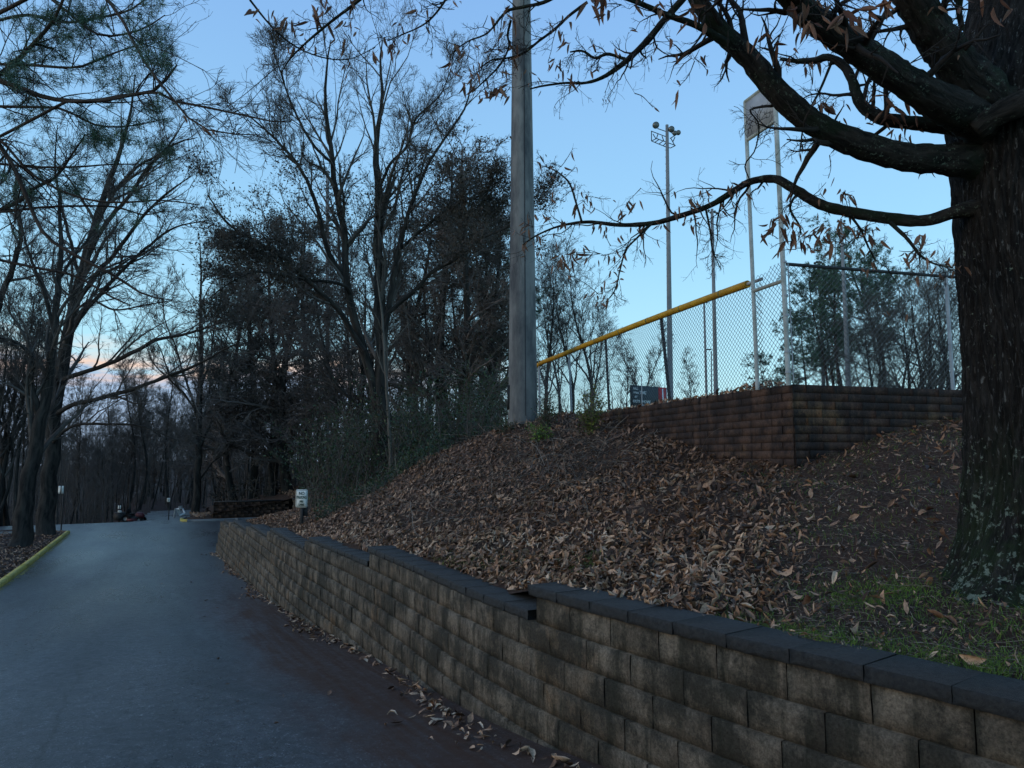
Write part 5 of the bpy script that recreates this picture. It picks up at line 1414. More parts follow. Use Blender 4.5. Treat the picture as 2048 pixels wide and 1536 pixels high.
traced_tree("bare_tree", "slim bare tree with a broom of upright branches standing on the leafy island", 51, (392, 1032),
 [([(390, 1036), (395, 960), (398, 880), (400, 800), (403, 720), (401, 640), (402, 560), (400, 480)], [22, 17, 15, 12, 10, 7, 5, 2], 51),
  ([(397, 900), (420, 850), (435, 800), (440, 740), (455, 670), (465, 600)], [7, 6, 5, 4, 3, 1], 51),
  ([(399, 860), (385, 800), (365, 740), (350, 690), (330, 640), (325, 580)], [7, 6, 5, 4, 3, 1], 51),
  ([(401, 780), (420, 720), (430, 650), (445, 580), (440, 520)], [5, 5, 4, 3, 1], 51),
  ([(398, 830), (370, 790), (340, 760), (310, 730), (290, 690)], [5, 5, 4, 3, 1], 51),
  ([(399, 960), (425, 925), (450, 905), (470, 870)], [5, 4, 3, 1], 51)], 9,
 [(14, 0.2, 0.34, 0.5, 7, 0.1, 0.1, 0.8, 4.0, 0.018, 4), (7, 0.15, 0.5, 0.5, 5, 0.12, 0.08, 0.5, 2.4, 0.013, 3), (5, 0.15, 0.5, 0.5, 4, 0.15, 0.06, 0.3, 1.4, 0.010, 3), (3, 0.2, 0.5, 0.5, 3, 0.15, 0.03, 0.2, 0.7, 0.008, 3)])

# overhanging pine from the left of the road
pn = empty("pine_tree", "near pine reaching in from the left with dark bare limbs and green needle tufts overhead", "tree", (-9.6, 9.6, float(zr(13)) - 0.05))
PL = np.array(pn.location)
mb = MB(); kk = 20; zz = np.linspace(-0.4, 14, kk)
mb.tubes(np.stack([0.1 * np.sin(zz * 0.4), 0.05 * zz, zz], 1)[None], np.interp(zz, [-0.4, 0.3, 14], [0.4, 0.3, 0.12])[None], 18, cap=True)
build("trunk", mb, M_pinebark, pn, True)
PLM = []
def plimb(pts, ws, Y0, Y1, root_z):
    P, R = trace(pts, ws, Y0, Y1, 22)
    st = np.array([[PL[0] + 0.1, PL[1] + root_z * 0.05, PL[2] + root_z]])
    lead, lr_ = resample(np.vstack([st, (st[0] * 0.4 + P[0] * 0.6)[None] - np.array([[0, 0, 0.1]]), P[:1]]), [R[0] * 1.4, R[0] * 1.15, R[0]], 8)
    P2 = np.vstack([lead[:-1], P]); R2 = np.r_[lr_[:-1], R]
    P2, R2 = resample(P2, R2, 34)
    mb = MB(); mb.tubes((P2 - PL)[None], R2[None], 10, cap=True); build("limb", mb, M_pinebark, pn, True); PLM.append((P, R))
plimb([(-60, 130), (0, 160), (60, 183), (100, 197), (180, 203), (250, 191), (305, 183), (335, 155), (354, 130)], [11, 10, 10, 9, 9, 8, 7, 6, 3], 8, 7.5, 6.6)
plimb([(140, 200), (200, 203), (305, 183), (340, 200), (400, 212), (490, 231), (545, 243), (580, 244)], [6, 6, 5, 5, 5, 4, 3, 2], 7.7, 7.2, 6.5)
plimb([(-60, 215), (0, 292), (30, 340), (60, 410), (90, 470), (150, 510), (230, 552), (290, 590), (345, 600)], [12, 10, 9, 8, 7, 7, 6, 4, 2], 8.5, 8, 7.0)
plimb([(-80, 500), (0, 520), (70, 535), (150, 552), (220, 592), (260, 610)], [6, 6, 6, 5, 4, 2], 8.5, 8, 4.6)
plimb([(-60, 325), (0, 328), (70, 334), (150, 334), (220, 329), (290, 328)], [5, 5, 5, 4, 3, 2], 9, 8.5, 6.0)
plimb([(160, -60), (215, 0), (245, 40), (270, 90), (300, 140), (340, 190), (390, 248), (450, 266), (520, 270)], [8, 7, 6, 6, 5, 5, 4, 3, 2], 7, 6.6, 8.5)
plimb([(-60, 180), (0, 148), (35, 120), (60, 95), (100, 50), (122, 10), (140, -40)], [11, 10, 9, 8, 7, 6, 5], 8.5, 7.5, 6.4)
plimb([(-60, 210), (0, 213), (60, 214), (120, 217), (160, 235), (200, 252), (260, 252), (330, 238)], [6, 6, 6, 5, 5, 4, 3, 2], 8.5, 8.2, 6.2)
plimb([(-60, 110), (0, 128), (60, 130), (150, 135), (200, 118), (250, 98), (300, 85)], [6, 6, 6, 5, 5, 3, 2], 9, 8.4, 6.8)
plimb([(-60, 60), (0, 40), (60, 30), (130, 45), (200, 35), (260, 20), (300, -10)], [7, 6, 6, 5, 5, 4, 3], 9.5, 8.8, 7.4)
plimb([(-60, 418), (0, 424), (80, 415), (160, 412), (230, 414), (290, 430), (330, 420)], [5, 5, 5, 4, 4, 3, 2], 9.5, 9, 5.5)
plimb([(-60, 255), (0, 280), (60, 345), (120, 380), (180, 400), (250, 405), (320, 400), (400, 410)], [6, 6, 5, 5, 4, 4, 3, 2], 8.8, 8, 6.2)
plimb([(-60, 430), (0, 420), (40, 400), (70, 375), (110, 355), (150, 300), (170, 270)], [8, 8, 7, 7, 6, 4, 2], 10, 9.5, 5.6)
plimb([(-60, -60), (60, -30), (130, 20), (200, 70), (280, 60), (330, 30)], [8, 7, 6, 5, 4, 2], 8.5, 8, 8.4)
P = np.stack([resample(p, r, 20)[0] for p, r in PLM]); R = np.stack([resample(p, r, 20)[1] for p, r in PLM])
rg = np.random.default_rng(9); tw = MB()
c1, r1 = grow(P, R, 17, 0.02, 1.0, 0.32, 0.8, 8, 0.14, 0.0, 0.5, rg, 0.3, 1.3, 0.004)
c2, r2 = grow(c1, r1, 6, 0.1, 1.0, 0.5, 0.7, 6, 0.16, 0.01, 0.6, rg, 0.15, 0.7, 0.0028)
c3, r3 = grow(c2, r2, 3, 0.2, 1.0, 0.5, 0.7, 4, 0.2, 0.0, 0.7, rg, 0.08, 0.35, 0.002)
for c, r, n_ in ((c1, r1, 5), (c2, r2, 4), (c3, r3, 3)): tw.tubes(c - PL, r, n_)
build("twigs", tw, M_oak_twig, pn, False, 'stuff')
def tufts(C, dirs, L, n, w, rg, L0=None):
    m = len(C)
    d = dirs[:, None, :] * 0.8 + rg.normal(size=(m, n, 3)); d /= np.linalg.norm(d, axis=2, keepdims=True)
    ln = (L * rg.uniform(0.6, 1.1, (m, n)))[..., None]
    side = np.cross(d, rg.normal(size=(m, n, 3))); side /= np.linalg.norm(side, axis=2, keepdims=True) + 1e-9
    st = C[:, None, :] + rg.normal(size=(m, n, 3)) * 0.02 * (L / 0.15)
    V = np.stack([st - side * w, st + side * w, st + d * ln], 2).reshape(-1, 3)
    T = np.arange(len(V)).reshape(-1, 3)
    mb = MB(); mb.add(V, None, T, tone=np.repeat(rg.random(m), n * 3)); return mb
ends = np.concatenate([c2[:, -1], c2[:, 3], c1[:, -1]])
dr = np.concatenate([c2[:, -1] - c2[:, -2], c2[:, 3] - c2[:, 2], c1[:, -1] - c1[:, -2]]); dr /= np.linalg.norm(dr, axis=1, keepdims=True) + 1e-9
uu, vv = px(ends)
cent = np.array([(90, 30), (150, 75), (235, 90), (300, 45), (240, 60), (295, 15), (60, 90), (175, 30), (85, 70), (230, 170), (245, 155), (160, 195), (150, 180), (60, 225), (30, 235), (195, 125), (320, 118), (320, 220), (310, 58), (255, 90), (270, 75), (200, 240), (260, 270), (290, 300), (320, 305), (240, 300), (140, 365), (50, 370), (15, 380), (40, 150), (20, 60), (100, 110), (170, 10), (120, 165), (250, 430), (60, 190), (185, 260), (270, 410)])
cs = np.array([34] * len(cent))
dd = np.min(np.hypot(uu[:, None] - cent[None, :, 0], (vv[:, None] - cent[None, :, 1])), axis=1)
pk = rg.random(len(ends)) < np.where(dd < 33, 0.5, 0.035 * (uu < 330)) * (vv < 470)
pk = np.where(pk)[0][:2600]
build("needles", tufts(ends[pk] - PL, dr[pk], 0.15, 30, 0.0027, rg), M_needle, pn, False, 'stuff')

# ------------------------------------------------------------------ prototypes for the woods, copied
def proto(seed, H, kind, rmin=0.012):
    """returns (trunk mesh, crown mesh, leaf mesh or None); height H metres, base at origin"""
    rg = np.random.default_rng(seed)
    k = 20; t = np.linspace(0, 1, k)
    r0 = {'slim': 0.12, 'spread': 0.24, 'upright': 0.18, 'pine': 0.2, 'vine': 0.2, 'bush': 0.08}[kind]
    bend = rg.normal(size=(2, 3)) * 0.03 * H
    P = np.stack([bend[0, 0] * np.sin(t * 2.2) + bend[1, 0] * np.sin(t * 5), bend[0, 1] * np.sin(t * 2) + bend[1, 1] * np.sin(t * 5), t * H], 1) - np.array([0, 0, 0.3])
    R = r0 * (1 - 0.88 * t) * (1 + 0.6 * np.exp(-t * 40))
    tr = MB(); tr.tubes(P[None], R[None], 8, cap=True)
    cr = MB(); lf = None
    if kind in ('slim', 'upright', 'spread', 'vine'):
        cfg = {'slim': (20, 0.35, 0.22, 0.55, 0.08), 'upright': (22, 0.25, 0.42, 0.5, 0.10), 'spread': (22, 0.25, 0.5, 0.85, 0.05), 'vine': (40, 0.12, 0.22, 0.9, 0.0)}[kind]
        c1, r1 = grow(P[None], R[None], cfg[0], cfg[1], 0.98, cfg[2], cfg[3], 8, 0.12, cfg[4], 0.6, rg, 0.8, 7, rmin * 1.6)
        c2, r2 = grow(c1, r1, 7, 0.15, 1.0, 0.5, 0.65, 6, 0.15, cfg[4] * 0.6, 0.6, rg, 0.5, 3.2, rmin * 1.1)
        c3, r3 = grow(c2, r2, 6, 0.15, 1.0, 0.5, 0.65, 3, 0.17, 0.03 if kind != 'vine' else -0.1, 0.6, rg, 0.3, 1.6, rmin * 0.8)
        c4, r4 = grow(c3, r3, 3, 0.2, 1.0, 0.55, 0.65, 2, 0.15, 0.02, 0.7, rg, 0.2, 0.8, rmin * 0.65)
        for c, r, n_ in ((c1, r1, 5), (c2, r2, 3), (c3, r3, 3), (c4, r4, 3)): cr.tubes(c, r, n_)
        if kind == 'vine':
            pts = np.concatenate([c2.reshape(-1, 3), c3.reshape(-1, 3)])
            pts = pts[rg.integers(0, len(pts), 3600)] + rg.normal(size=(3600, 3)) * 0.12
            lf = leaf_cloud(pts, 0.06, rg)
    if kind == 'pine':
        c1, r1 = grow(P[None], R[None], 46, 0.42, 0.99, 0.24, 1.25, 7, 0.1, 0.05, 0.5, rg, 0.9, 4, rmin * 1.5)
        c2, r2 = grow(c1, r1, 8, 0.25, 1.0, 0.4, 0.8, 4, 0.15, 0.05, 0.6, rg, 0.4, 1.3, rmin * 0.9)
        dead, rd_ = grow(P[None], R[None], 16, 0.12, 0.45, 0.08, 1.3, 4, 0.12, 0.0, 0.3, rg, 0.3, 1.2, rmin)
        for c, r, n_ in ((c1, r1, 4), (c2, r2, 3), (dead, rd_, 3)): cr.tubes(c, r, n_)
        e_ = np.concatenate([c2[:, -1], c2[:, 2], c1[:, -1], c1[:, 5]]); d_ = np.concatenate([c2[:, -1] - c2[:, -2], c2[:, 2] - c2[:, 1], c1[:, -1] - c1[:, -2], c1[:, 5] - c1[:, 4]]); d_ /= np.linalg.norm(d_, axis=1, keepdims=True) + 1e-9
        lf = tufts(e_, d_, 0.36, 14, 0.022, rg)
    bm_ = M_pinebark if kind == 'pine' else M_bark
    tm_ = M_twig_brown if kind == 'vine' else M_twig
    return (tr.mesh("trunk", bm_, True), cr.mesh("crown", tm_), lf.mesh("leaves", M_needle if kind == 'pine' else M_vineleaf) if lf else None)
PROTO = {}
for kd, seeds, H in (('slim', (1, 2, 3), 14), ('upright', (4, 5), 13), ('spread', (6, 7), 13), ('pine', (8, 9, 10), 18), ('vine', (11, 12), 11)):
    PROTO[kd] = [proto(s, H, kd) + (H,) for s in seeds]
def blocked(x, y):
    s_, n_ = sn(x, y)
    lot = (s_ > 28) & (s_ < 50.5) & (n_ < 9.6) & (n_ > -3)
    isl_ = (s_ >= 48) & (s_ < 54) & (n_ > -2) & (n_ < 8.0)
    road_ = (s_ >= 50) & (s_ < 84) & (n_ > -2.2) & (n_ < 5 + 0.06 * (s_ - 50))
    junc = (s_ > 42) & (s_ < 50.8) & (n_ > -16.5) & (n_ < 3)
    return lot | isl_ | road_ | junc
def plant(kind, u, v, Y, h, label, group=None, name=None, rot=None, ground=None):
    """a copy of a prototype with its foot at pixel column u, h metres tall"""
    tr, cr, lf, H = random.choice(PROTO[kind])
    if ground is None:
        b = at(u, 768, Y); it = 0
        while blocked(b[0], b[1]) and it < 60:
            Y += 1.0; h *= 1.012; b = at(u, 768, Y); it += 1
        s_, n_ = sn(b[0], b[1]); a_, w_ = wedge(b[0], b[1])
        if n_ > 4 or (s_ > 50 and n_ > 6): z = float(upper(np.array(b[0]), np.array(b[1])))
        else: z = float(lower(s_, n_))
        if a_ > 0.2 and w_ > 0.2: z = 0.86
        base = (b[0], b[1], z - 0.05)
    else: base = tuple(ground)
    o = empty(name or ("pine_tree" if kind == 'pine' else "bare_tree"), label, "tree", base, group, random.uniform(0, 6.28) if rot is None else rot)
    s = h / H * random.uniform(0.95, 1.05); o.scale = (s * random.uniform(0.9, 1.1), s * random.uniform(0.9, 1.1), s)
    link("trunk", tr, o); link("crown", cr, o)
    if lf: l = link("needles" if kind == 'pine' else "leaves", lf, o); l["kind"] = 'stuff'
    return o
rp = random.Random(5); random.seed(17)
ORD = ['first', 'second', 'third', 'fourth', 'fifth', 'sixth', 'seventh', 'eighth', 'ninth', 'tenth']
def ordl(us, u, what):
    return ORD[sorted(us).index(u)] + ' from the left of the ' + what
# wooded slope behind the junction and left of the road
for i in range(46):
    u = rp.uniform(-60, 520); Y = rp.uniform(54, 105)
    plant(rp.choice(['slim', 'slim', 'upright']), u, 0, Y, (rp.uniform(9.5, 13) if (u < 180 or u > 400) else rp.uniform(0.06, 0.105) * Y + 4.2), "bare grey tree in the dim wood beyond the road junction", "bare trees beyond the junction")
for i in range(34):
    plant('vine', -80 + i * 21 + rp.uniform(-8, 8), 0, rp.uniform(105, 140), rp.uniform(9, 13), "dark distant tree in the wood far beyond the road junction", "distant trees closing the view", "distant_tree")
for i in range(26):
    plant(rp.choice(['slim', 'upright', 'spread']), rp.uniform(120, 440), 0, rp.uniform(88, 125), rp.uniform(8, 11.5), "bare grey tree in the dim wood beyond the road junction", "bare trees beyond the junction")
for i in range(9):
    u = rp.uniform(-60, 90); Y = rp.uniform(36, 52)
    plant(rp.choice(['slim', 'upright']), u, 0, Y, rp.uniform(10, 15), "bare tree on the left verge behind the two big kerb side trunks", "bare trees on the left verge")
for u, Y, h in ((170, 60, 13), (262, 58, 15), (352, 56, 14), (315, 75, 12)):
    lab = {170: "thin curved tree left of the stacked white signs", 262: "straight dark tree just behind the mower", 352: "straight tree behind the folding barricade", 315: "slim tree beside the road where it leaves the junction"}[u]
    plant('slim', u, 0, Y, h, lab)
# mass of vine hung trees left and right of the big bare tree
for i, (u, Y, h) in enumerate([(450, 56, 13.5), (480, 52, 17), (515, 53, 18.8), (550, 52, 19.8), (585, 51, 19.5), (612, 48, 17.5), (640, 46, 14)]):
    plant('vine', u, 0, Y, h, ORD[i] + " from the left of the brown vine hung trees left of the big bare tree", "vine hung trees left of the big bare tree", "vine_tree")
for i, (u, Y, h) in enumerate([(850, 36, 12), (888, 35, 14.5), (922, 34, 15), (955, 38, 13), (990, 36, 11.5)]):
    plant('vine', u, 0, Y, h, ORD[i] + " from the left of the vine hung trees crowding the left of the concrete pole", "vine hung trees left of the concrete pole", "vine_tree")
for i in range(16):
    plant(rp.choice(['slim', 'upright', 'spread']), rp.uniform(430, 1010), 0, rp.uniform(34, 60), rp.uniform(8, 14), "bare tree in the thicket behind the bank", "bare trees in the thicket behind the bank")
for u, Y, h in ((455, 58, 18), (1000, 50, 15)):
    plant('pine', u, 0, Y, h, "pine standing at the %s edge of the thicket" % ("left" if u < 600 else "right"))
# beyond the field
for i, (u, Y, h) in enumerate([(1092, 40, 10), (1130, 44, 9.5), (1165, 42, 10), (1105, 55, 11), (1185, 52, 8.5)]):
    plant('upright', u, 0, Y, h, ordl((1092,1130,1165,1105,1185), u, "bare trees right of the concrete pole"), "bare trees right of the concrete pole")
for i, (u, Y, h) in enumerate([(1235, 60, 9), (1270, 62, 10), (1300, 58, 9.5), (1375, 66, 9)]):
    plant('slim', u, 0, Y, h, ordl((1235,1270,1300,1375), u, "thin bare trees behind the scoreboard"), "thin bare trees behind the scoreboard")
for i, (u, Y, h) in enumerate([(1612, 72, 15.5), (1640, 70, 18), (1668, 74, 20), (1700, 70, 21), (1722, 72, 23), (1750, 74, 19.5), (1590, 78, 12), (1655, 80, 17)]):
    plant('pine', u, 0, Y, h, ordl((1612,1640,1668,1700,1722,1750,1590,1655), u, "tall pines seen through the right hand fence"), "pines seen through the right hand fence")
plant('pine', 1522, 0, 90, 13, "small solitary pine between the two white frame posts")
for i, (u, Y, h) in enumerate([(1775, 60, 11), (1800, 62, 12.5), (1835, 60, 13), (1865, 58, 13), (1895, 60, 14), (1820, 70, 15), (1880, 72, 16), (1930, 60, 15), (1700, 62, 9), (1740, 58, 10)]):
    plant(rp.choice(['spread', 'upright']), u, 0, Y, h, ordl((1775,1800,1835,1865,1895,1820,1880,1930,1700,1740), u, "grey bare trees beyond the right hand fence"), "grey bare trees right of the pines")

# far woodland that reads as one mass
rg = np.random.default_rng(77)
def wood_mass(n, u0, u1, Y0, Y1, h0, h1, zf, name, mat, seed):
    rg = np.random.default_rng(seed)
    u = rg.uniform(u0, u1, n); Y = rg.uniform(Y0, Y1, n); X = (u - 1024) / F * Y
    kp_ = ~blocked(X, Y); X, Y = X[kp_], Y[kp_]; n = len(X)
    z = zf(X, Y); h = rg.uniform(h0, h1, n); k = 7; t = np.linspace(0, 1, k)
    P = np.stack([X[:, None] + rg.normal(size=(n, 1)) * 0.10 * h[:, None] * t**1.5, Y[:, None] + 0 * t, z[:, None] - 0.2 + h[:, None] * t], -1)
    P[:, :, 0] += rg.normal(size=(n, k)) * 0.08 * t
    R = rg.uniform(0.02, 0.09, (n, 1)) * (1 - 0.85 * t)
    mb = MB(); mb.tubes(P, R, 4)
    c1, r1 = grow(P, R, 9, 0.15, 1.0, 0.26, 0.8, 5, 0.14, 0.04, 0.6, rg, 0.4, 3, 0.012); mb.tubes(c1, r1, 3)
    c2, r2 = grow(c1, r1, 4, 0.15, 1.0, 0.5, 0.7, 3, 0.15, 0.03, 0.6, rg, 0.3, 1.5, 0.009); mb.tubes(c2, r2, 3)
    return tag(build(name, mb, mat, None, False, 'stuff'), "tangle of thin grey trunks and twigs closing off the view", "woods")
zl = lambda X, Y: lower(*sn(X, Y))
zu = lambda X, Y: upper(X, Y)
o = wood_mass(520, -80, 600, 52, 100, 4, 12, zl, "far_woodland", M_twig, 1); o["label"] = "dim tangle of thin trunks and twigs beyond the road junction"
o = wood_mass(330, 430, 1000, 34, 62, 2.5, 8, zu, "thicket", M_twig, 2); o["label"] = "tangled grey thicket behind the bank and the parking bays"
o = wood_mass(90, 1010, 1400, 45, 80, 2, 6, lambda X, Y: 0.86 + 0 * X, "far_brush", M_twig, 3); o["label"] = "low leafless brush behind the yellow topped fence"
o = wood_mass(170, 1540, 2000, 60, 90, 2, 8, lambda X, Y: 0.86 + 0 * X, "far_brush", M_twig, 4); o["label"] = "leafless brush under the pines beyond the right hand fence"

# evergreen undergrowth on the shoulder of the bank
def undergrowth(name, label, n, area, h0, h1, size, mat, seed, per=60, tmat=M_twig, upf=0.06):
    rg = np.random.default_rng(seed)
    us, ue, y0, y1 = area
    u = rg.uniform(us, ue, n); Y = rg.uniform(y0, y1, n); X = (u - 1024) / F * Y; z = upper(X, Y)
    h = rg.uniform(h0, h1, n); k = 6; t = np.linspace(0, 1, k)
    a = rg.uniform(0, 6.28, n)
    P = np.stack([X[:, None] + np.cos(a)[:, None] * 0.35 * h[:, None] * t**2, Y[:, None] + np.sin(a)[:, None] * 0.35 * h[:, None] * t**2, z[:, None] - 0.1 + h[:, None] * (t - 0.25 * t**3)], -1)
    R = np.full((n, 1), 0.014) * (1 - 0.7 * t)
    mb = MB(); mb.tubes(P, R, 3)
    c1, r1 = grow(P, R, 7, 0.1, 1.0, 0.38, 0.8, 5, 0.15, upf, 0.6, rg, 0.2, 1.0, 0.005); mb.tubes(c1, r1, 3)
    o = build(name, mb, tmat, None, False, 'stuff'); tag(o, label, "undergrowth")
    pts = c1.reshape(-1, 3)
    pts = pts[rg.integers(0, len(pts), n * per)] + rg.normal(size=(n * per, 3)) * 0.10
    l = build("leaves", leaf_cloud(pts, size, rg), mat, o, False, 'stuff')
    return o
undergrowth("undergrowth", "dark evergreen undergrowth between the white sign and the big bare tree", 230, (620, 800, 21.5, 30), 1.2, 4.2, 0.045, M_green, 31, 60)
undergrowth("undergrowth", "dark evergreen undergrowth behind the bank between bare tree and concrete pole", 270, (780, 1020, 19.5, 30), 1.0, 3.4, 0.045, M_green, 32, 55)
undergrowth("undergrowth", "low green honeysuckle trailing down the shoulder of the bank", 90, (650, 900, 16.5, 19.5), 0.2, 0.7, 0.035, M_green, 33, 70, upf=-0.02)
undergrowth("undergrowth", "brown bracken and brush on the hill behind the parking bays", 45, (440, 640, 48, 58), 0.6, 2.2, 0.1, M_vineleaf, 34, 40)

def shrub(label, u, v, Y, r, h, n, mat, seed, size=0.03, name="shrub", stems=26):
    rg = np.random.default_rng(seed)
    b = at(u, v, Y); root = empty(name, label, "shrub", tuple(b)); k = 7; t = np.linspace(0, 1, k)
    a = rg.uniform(0, 6.28, stems); sp = rg.uniform(0.1, 1, stems) * r; hh = h * rg.uniform(0.5, 1, stems)
    P = np.stack([np.cos(a)[:, None] * sp[:, None] * t**1.3, np.sin(a)[:, None] * sp[:, None] * t**1.3, hh[:, None] * t - 0.05], -1)
    R = np.full((stems, 1), 0.008) * (1 - 0.7 * t)
    mb = MB(); mb.tubes(P, R, 4); c1, r1 = grow(P, R, 8, 0.2, 1.0, 0.3, 0.7, 5, 0.15, 0.05, 0.6, rg, 0.08, 0.4, 0.003); mb.tubes(c1, r1, 3)
    build("stems", mb, M_straw, root)
    pts = c1.reshape(-1, 3); pts = pts[rg.integers(0, len(pts), n)] + rg.normal(size=(n, 3)) * 0.035
    build("foliage", leaf_cloud(pts, size, rg), mat, root, False, 'stuff')
shrub("yellow green leafy shrub at the top of the bank right of the concrete pole", 1180, 880, 13.0, 0.32, 1.0, 900, M_yellowgreen, 41, 0.03)
shrub("dark green upright shrub touching the foot of the concrete pole", 1092, 875, 14.2, 0.28, 1.0, 900, M_green, 42, 0.025)
shrub("low green weeds just right of the concrete pole base", 1082, 900, 13.6, 0.35, 0.5, 1200, M_grass, 43, 0.025)
shrub("small weeds at the left side of the concrete pole base", 1015, 868, 15.0, 0.5, 0.35, 700, M_green, 44, 0.025)

# ------------------------------------------------------------------ fallen leaves
def litter_leaf(n, rg, L=0.13):
    """n curled leaves around the origin: (n,12,3) vertices, 6 quads"""
    t = np.array([0, 0.33, 0.7, 1.0]); hwp = np.array([0.10, 0.95, 0.85, 0.05])
    ln = L * rg.uniform(0.35, 1.25, n); w = ln * rg.uniform(0.10, 0.27, n); curl = rg.uniform(0.1, 1.5, n) * rg.choice([1, -1], n, p=[0.75, 0.25]); bend = rg.normal(size=n) * 0.35
    V = np.zeros((n, 4, 3, 3))
    for i in range(4):
        for j, s in enumerate((-1, 0, 1)):
            hw = w * hwp[i]
            V[:, i, j, 0] = (t[i] - 0.5) * ln
            V[:, i, j, 1] = s * hw * (1 - 0.25 * np.abs(curl))  + 0.15 * ln * np.sin(t[i] * 3) * rg.normal(size=n) * 0.2
            V[:, i, j, 2] = abs(s) * hw * curl + bend * ln * (t[i] - 0.5) ** 2 * 2
    return V.reshape(n, 12, 3)
LQ = np.array([[i * 3 + j, i * 3 + j + 1, i * 3 + j + 4, i * 3 + j + 3] for i in range(3) for j in range(2)])
def cheap_leaf(n, rg, L):
    ln = L * rg.uniform(0.55, 1.2, n); w = ln * rg.uniform(0.13, 0.22, n); cu = rg.normal(size=n) * 0.25
    V = np.zeros((n, 6, 3))
    for i, t in enumerate((-0.5, 0.05, 0.5)):
        hw = w * (0.12, 1.0, 0.08)[i]
        for j, sd in enumerate((-1, 1)):
            V[:, i * 2 + j, 0] = t * ln; V[:, i * 2 + j, 1] = sd * hw; V[:, i * 2 + j, 2] = cu * ln * t * t * 3 + sd * hw * cu
    return V
def scatter(name, label, X, Y, Z, rg, L=0.13, mat=None, tilt=0.45, lift=0.03, normal=None, bright=None, cat="leaves", cheap=False, build_only=False):
    n = len(X); nv = 6 if cheap else 12; V = cheap_leaf(n, rg, L) if cheap else litter_leaf(n, rg, L)
    LQ_ = np.array([[0, 1, 3, 2], [2, 3, 5, 4]]) if cheap else LQ
    yaw = rg.uniform(0, 6.28, n); tx = rg.normal(size=n) * tilt; ty = rg.normal(size=n) * tilt
    cx_, sx_ = np.cos(tx)[:, None], np.sin(tx)[:, None]
    y = V[..., 1] * cx_ - V[..., 2] * sx_; z = V[..., 1] * sx_ + V[..., 2] * cx_; x = V[..., 0]
    cy_, sy_ = np.cos(ty)[:, None], np.sin(ty)[:, None]
    x, z = x * cy_ + z * sy_, -x * sy_ + z * cy_
    c, s = np.cos(yaw)[:, None], np.sin(yaw)[:, None]
    x, y = x * c - y * s, x * s + y * c
    gx_, gy_ = normal if normal is not None else (np.zeros(n), np.zeros(n))
    z = z + x * gx_[:, None] + y * gy_[:, None]
    W = np.stack([x + X[:, None], y + Y[:, None], z + (Z + rg.uniform(0.006, lift, n))[:, None]], -1)
    q = (np.arange(n) * nv)[:, None, None] + LQ_[None]
    tone = rg.random(n) ** 1.15 if bright is None else bright
    mb = MB(); mb.add(W.reshape(-1, 3), q.reshape(-1, 4), tone=np.repeat(np.clip(tone, 0, 1), nv))
    return tag(build(name, mb, mat or M_litter, None, True, 'stuff'), label, cat)
def slope(X, Y, e=0.15):
    return (upper(X + e, Y) - upper(X - e, Y)) / (2 * e), (upper(X, Y + e) - upper(X, Y - e)) / (2 * e)
def smooth(x, a, b): return np.clip((x - a) / (b - a), 0, 1)
rg = np.random.default_rng(55)
n = 125000
# sample plan positions with more of them near the camera
S_ = 29 * rg.random(n) ** 1.25 - 1.5; N_ = wall_n(S_) + 0.16 + 11 * rg.random(n) ** 1.35
X = S_ * DX + N_ * DY; Y = S_ * DY - N_ * DX; Z = upper(X, Y)
uu, vv = px(np.stack([X, Y, Z], 1)); a_, b_ = wedge(X, Y)
patch = 0.5 + 0.5 * np.sin(uu * 0.021 + 2 * np.sin(vv * 0.03)) * np.cos(vv * 0.033 + 1.5 * np.sin(uu * 0.017))
right = smooth(uu, 1480 + 120 * (patch - 0.5), 1660)
dens = 1 - 0.93 * right
edge_clear = smooth(vv, 1165, 1215) * smooth(uu, 1280, 1420)
dens = dens * (1 - 0.7 * edge_clear)
tongue = np.exp(-((uu - 1450) / 170) ** 2 - ((vv - 1215) / 38) ** 2)
dens = np.maximum(dens, 0.9 * tongue)
low = smooth(vv, 1085, 1125) * smooth(-uu, -1020, -900); dens = dens * (1 - 0.35 * low * patch)
dens = np.maximum(dens, 0.16 * smooth(uu, 1600, 1700) * smooth(-vv, -1000, -900))
shade = np.exp(-((uu - 860) / 120) ** 2 - ((vv - 1040) / 26) ** 2) + np.exp(-((uu - 1190) / 60) ** 2 - ((vv - 900) / 45) ** 2)
dens = dens * (1 - 0.75 * np.clip(shade, 0, 1)); dens = dens * np.clip(0.55 + 0.9 * (0.5 + 0.5 * np.sin(X * 4.3 + 2.2 * np.sin(Y * 3.7))) * (0.5 + 0.5 * np.cos(Y * 4.9 + 1.7 * np.sin(X * 2.9))) + 0.2, 0, 1)
keep = (rg.random(n) < dens) & ~((a_ > 0.0) & (b_ > 0.0)) & (Y > 2) & (uu > 350) & (uu < 2150) & (np.hypot(X - TC[0], Y - TC[1]) > 0.7)
X, Y, Z, uu, vv = X[keep], Y[keep], Z[keep], uu[keep], vv[keep]
g = slope(X, Y)
br_ = rg.random(len(X)) ** 1.1 * np.clip(0.55 + 0.45 * smooth(vv, 930, 1150), 0, 1) * (0.62 + 0.5 * (0.5 + 0.5 * np.sin(X * 3.1 + 2 * np.sin(Y * 2.3))) * (0.5 + 0.5 * np.cos(Y * 2.9 + 1.7 * np.sin(X * 1.9))) + 0.2 * rg.random(len(X)))  # leaf tone darkens up the slope: shade put into the colour
nr = Y < 11.5
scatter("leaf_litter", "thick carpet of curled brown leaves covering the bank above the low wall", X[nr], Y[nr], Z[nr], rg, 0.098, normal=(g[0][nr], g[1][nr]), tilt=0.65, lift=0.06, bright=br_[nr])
nr = ~nr
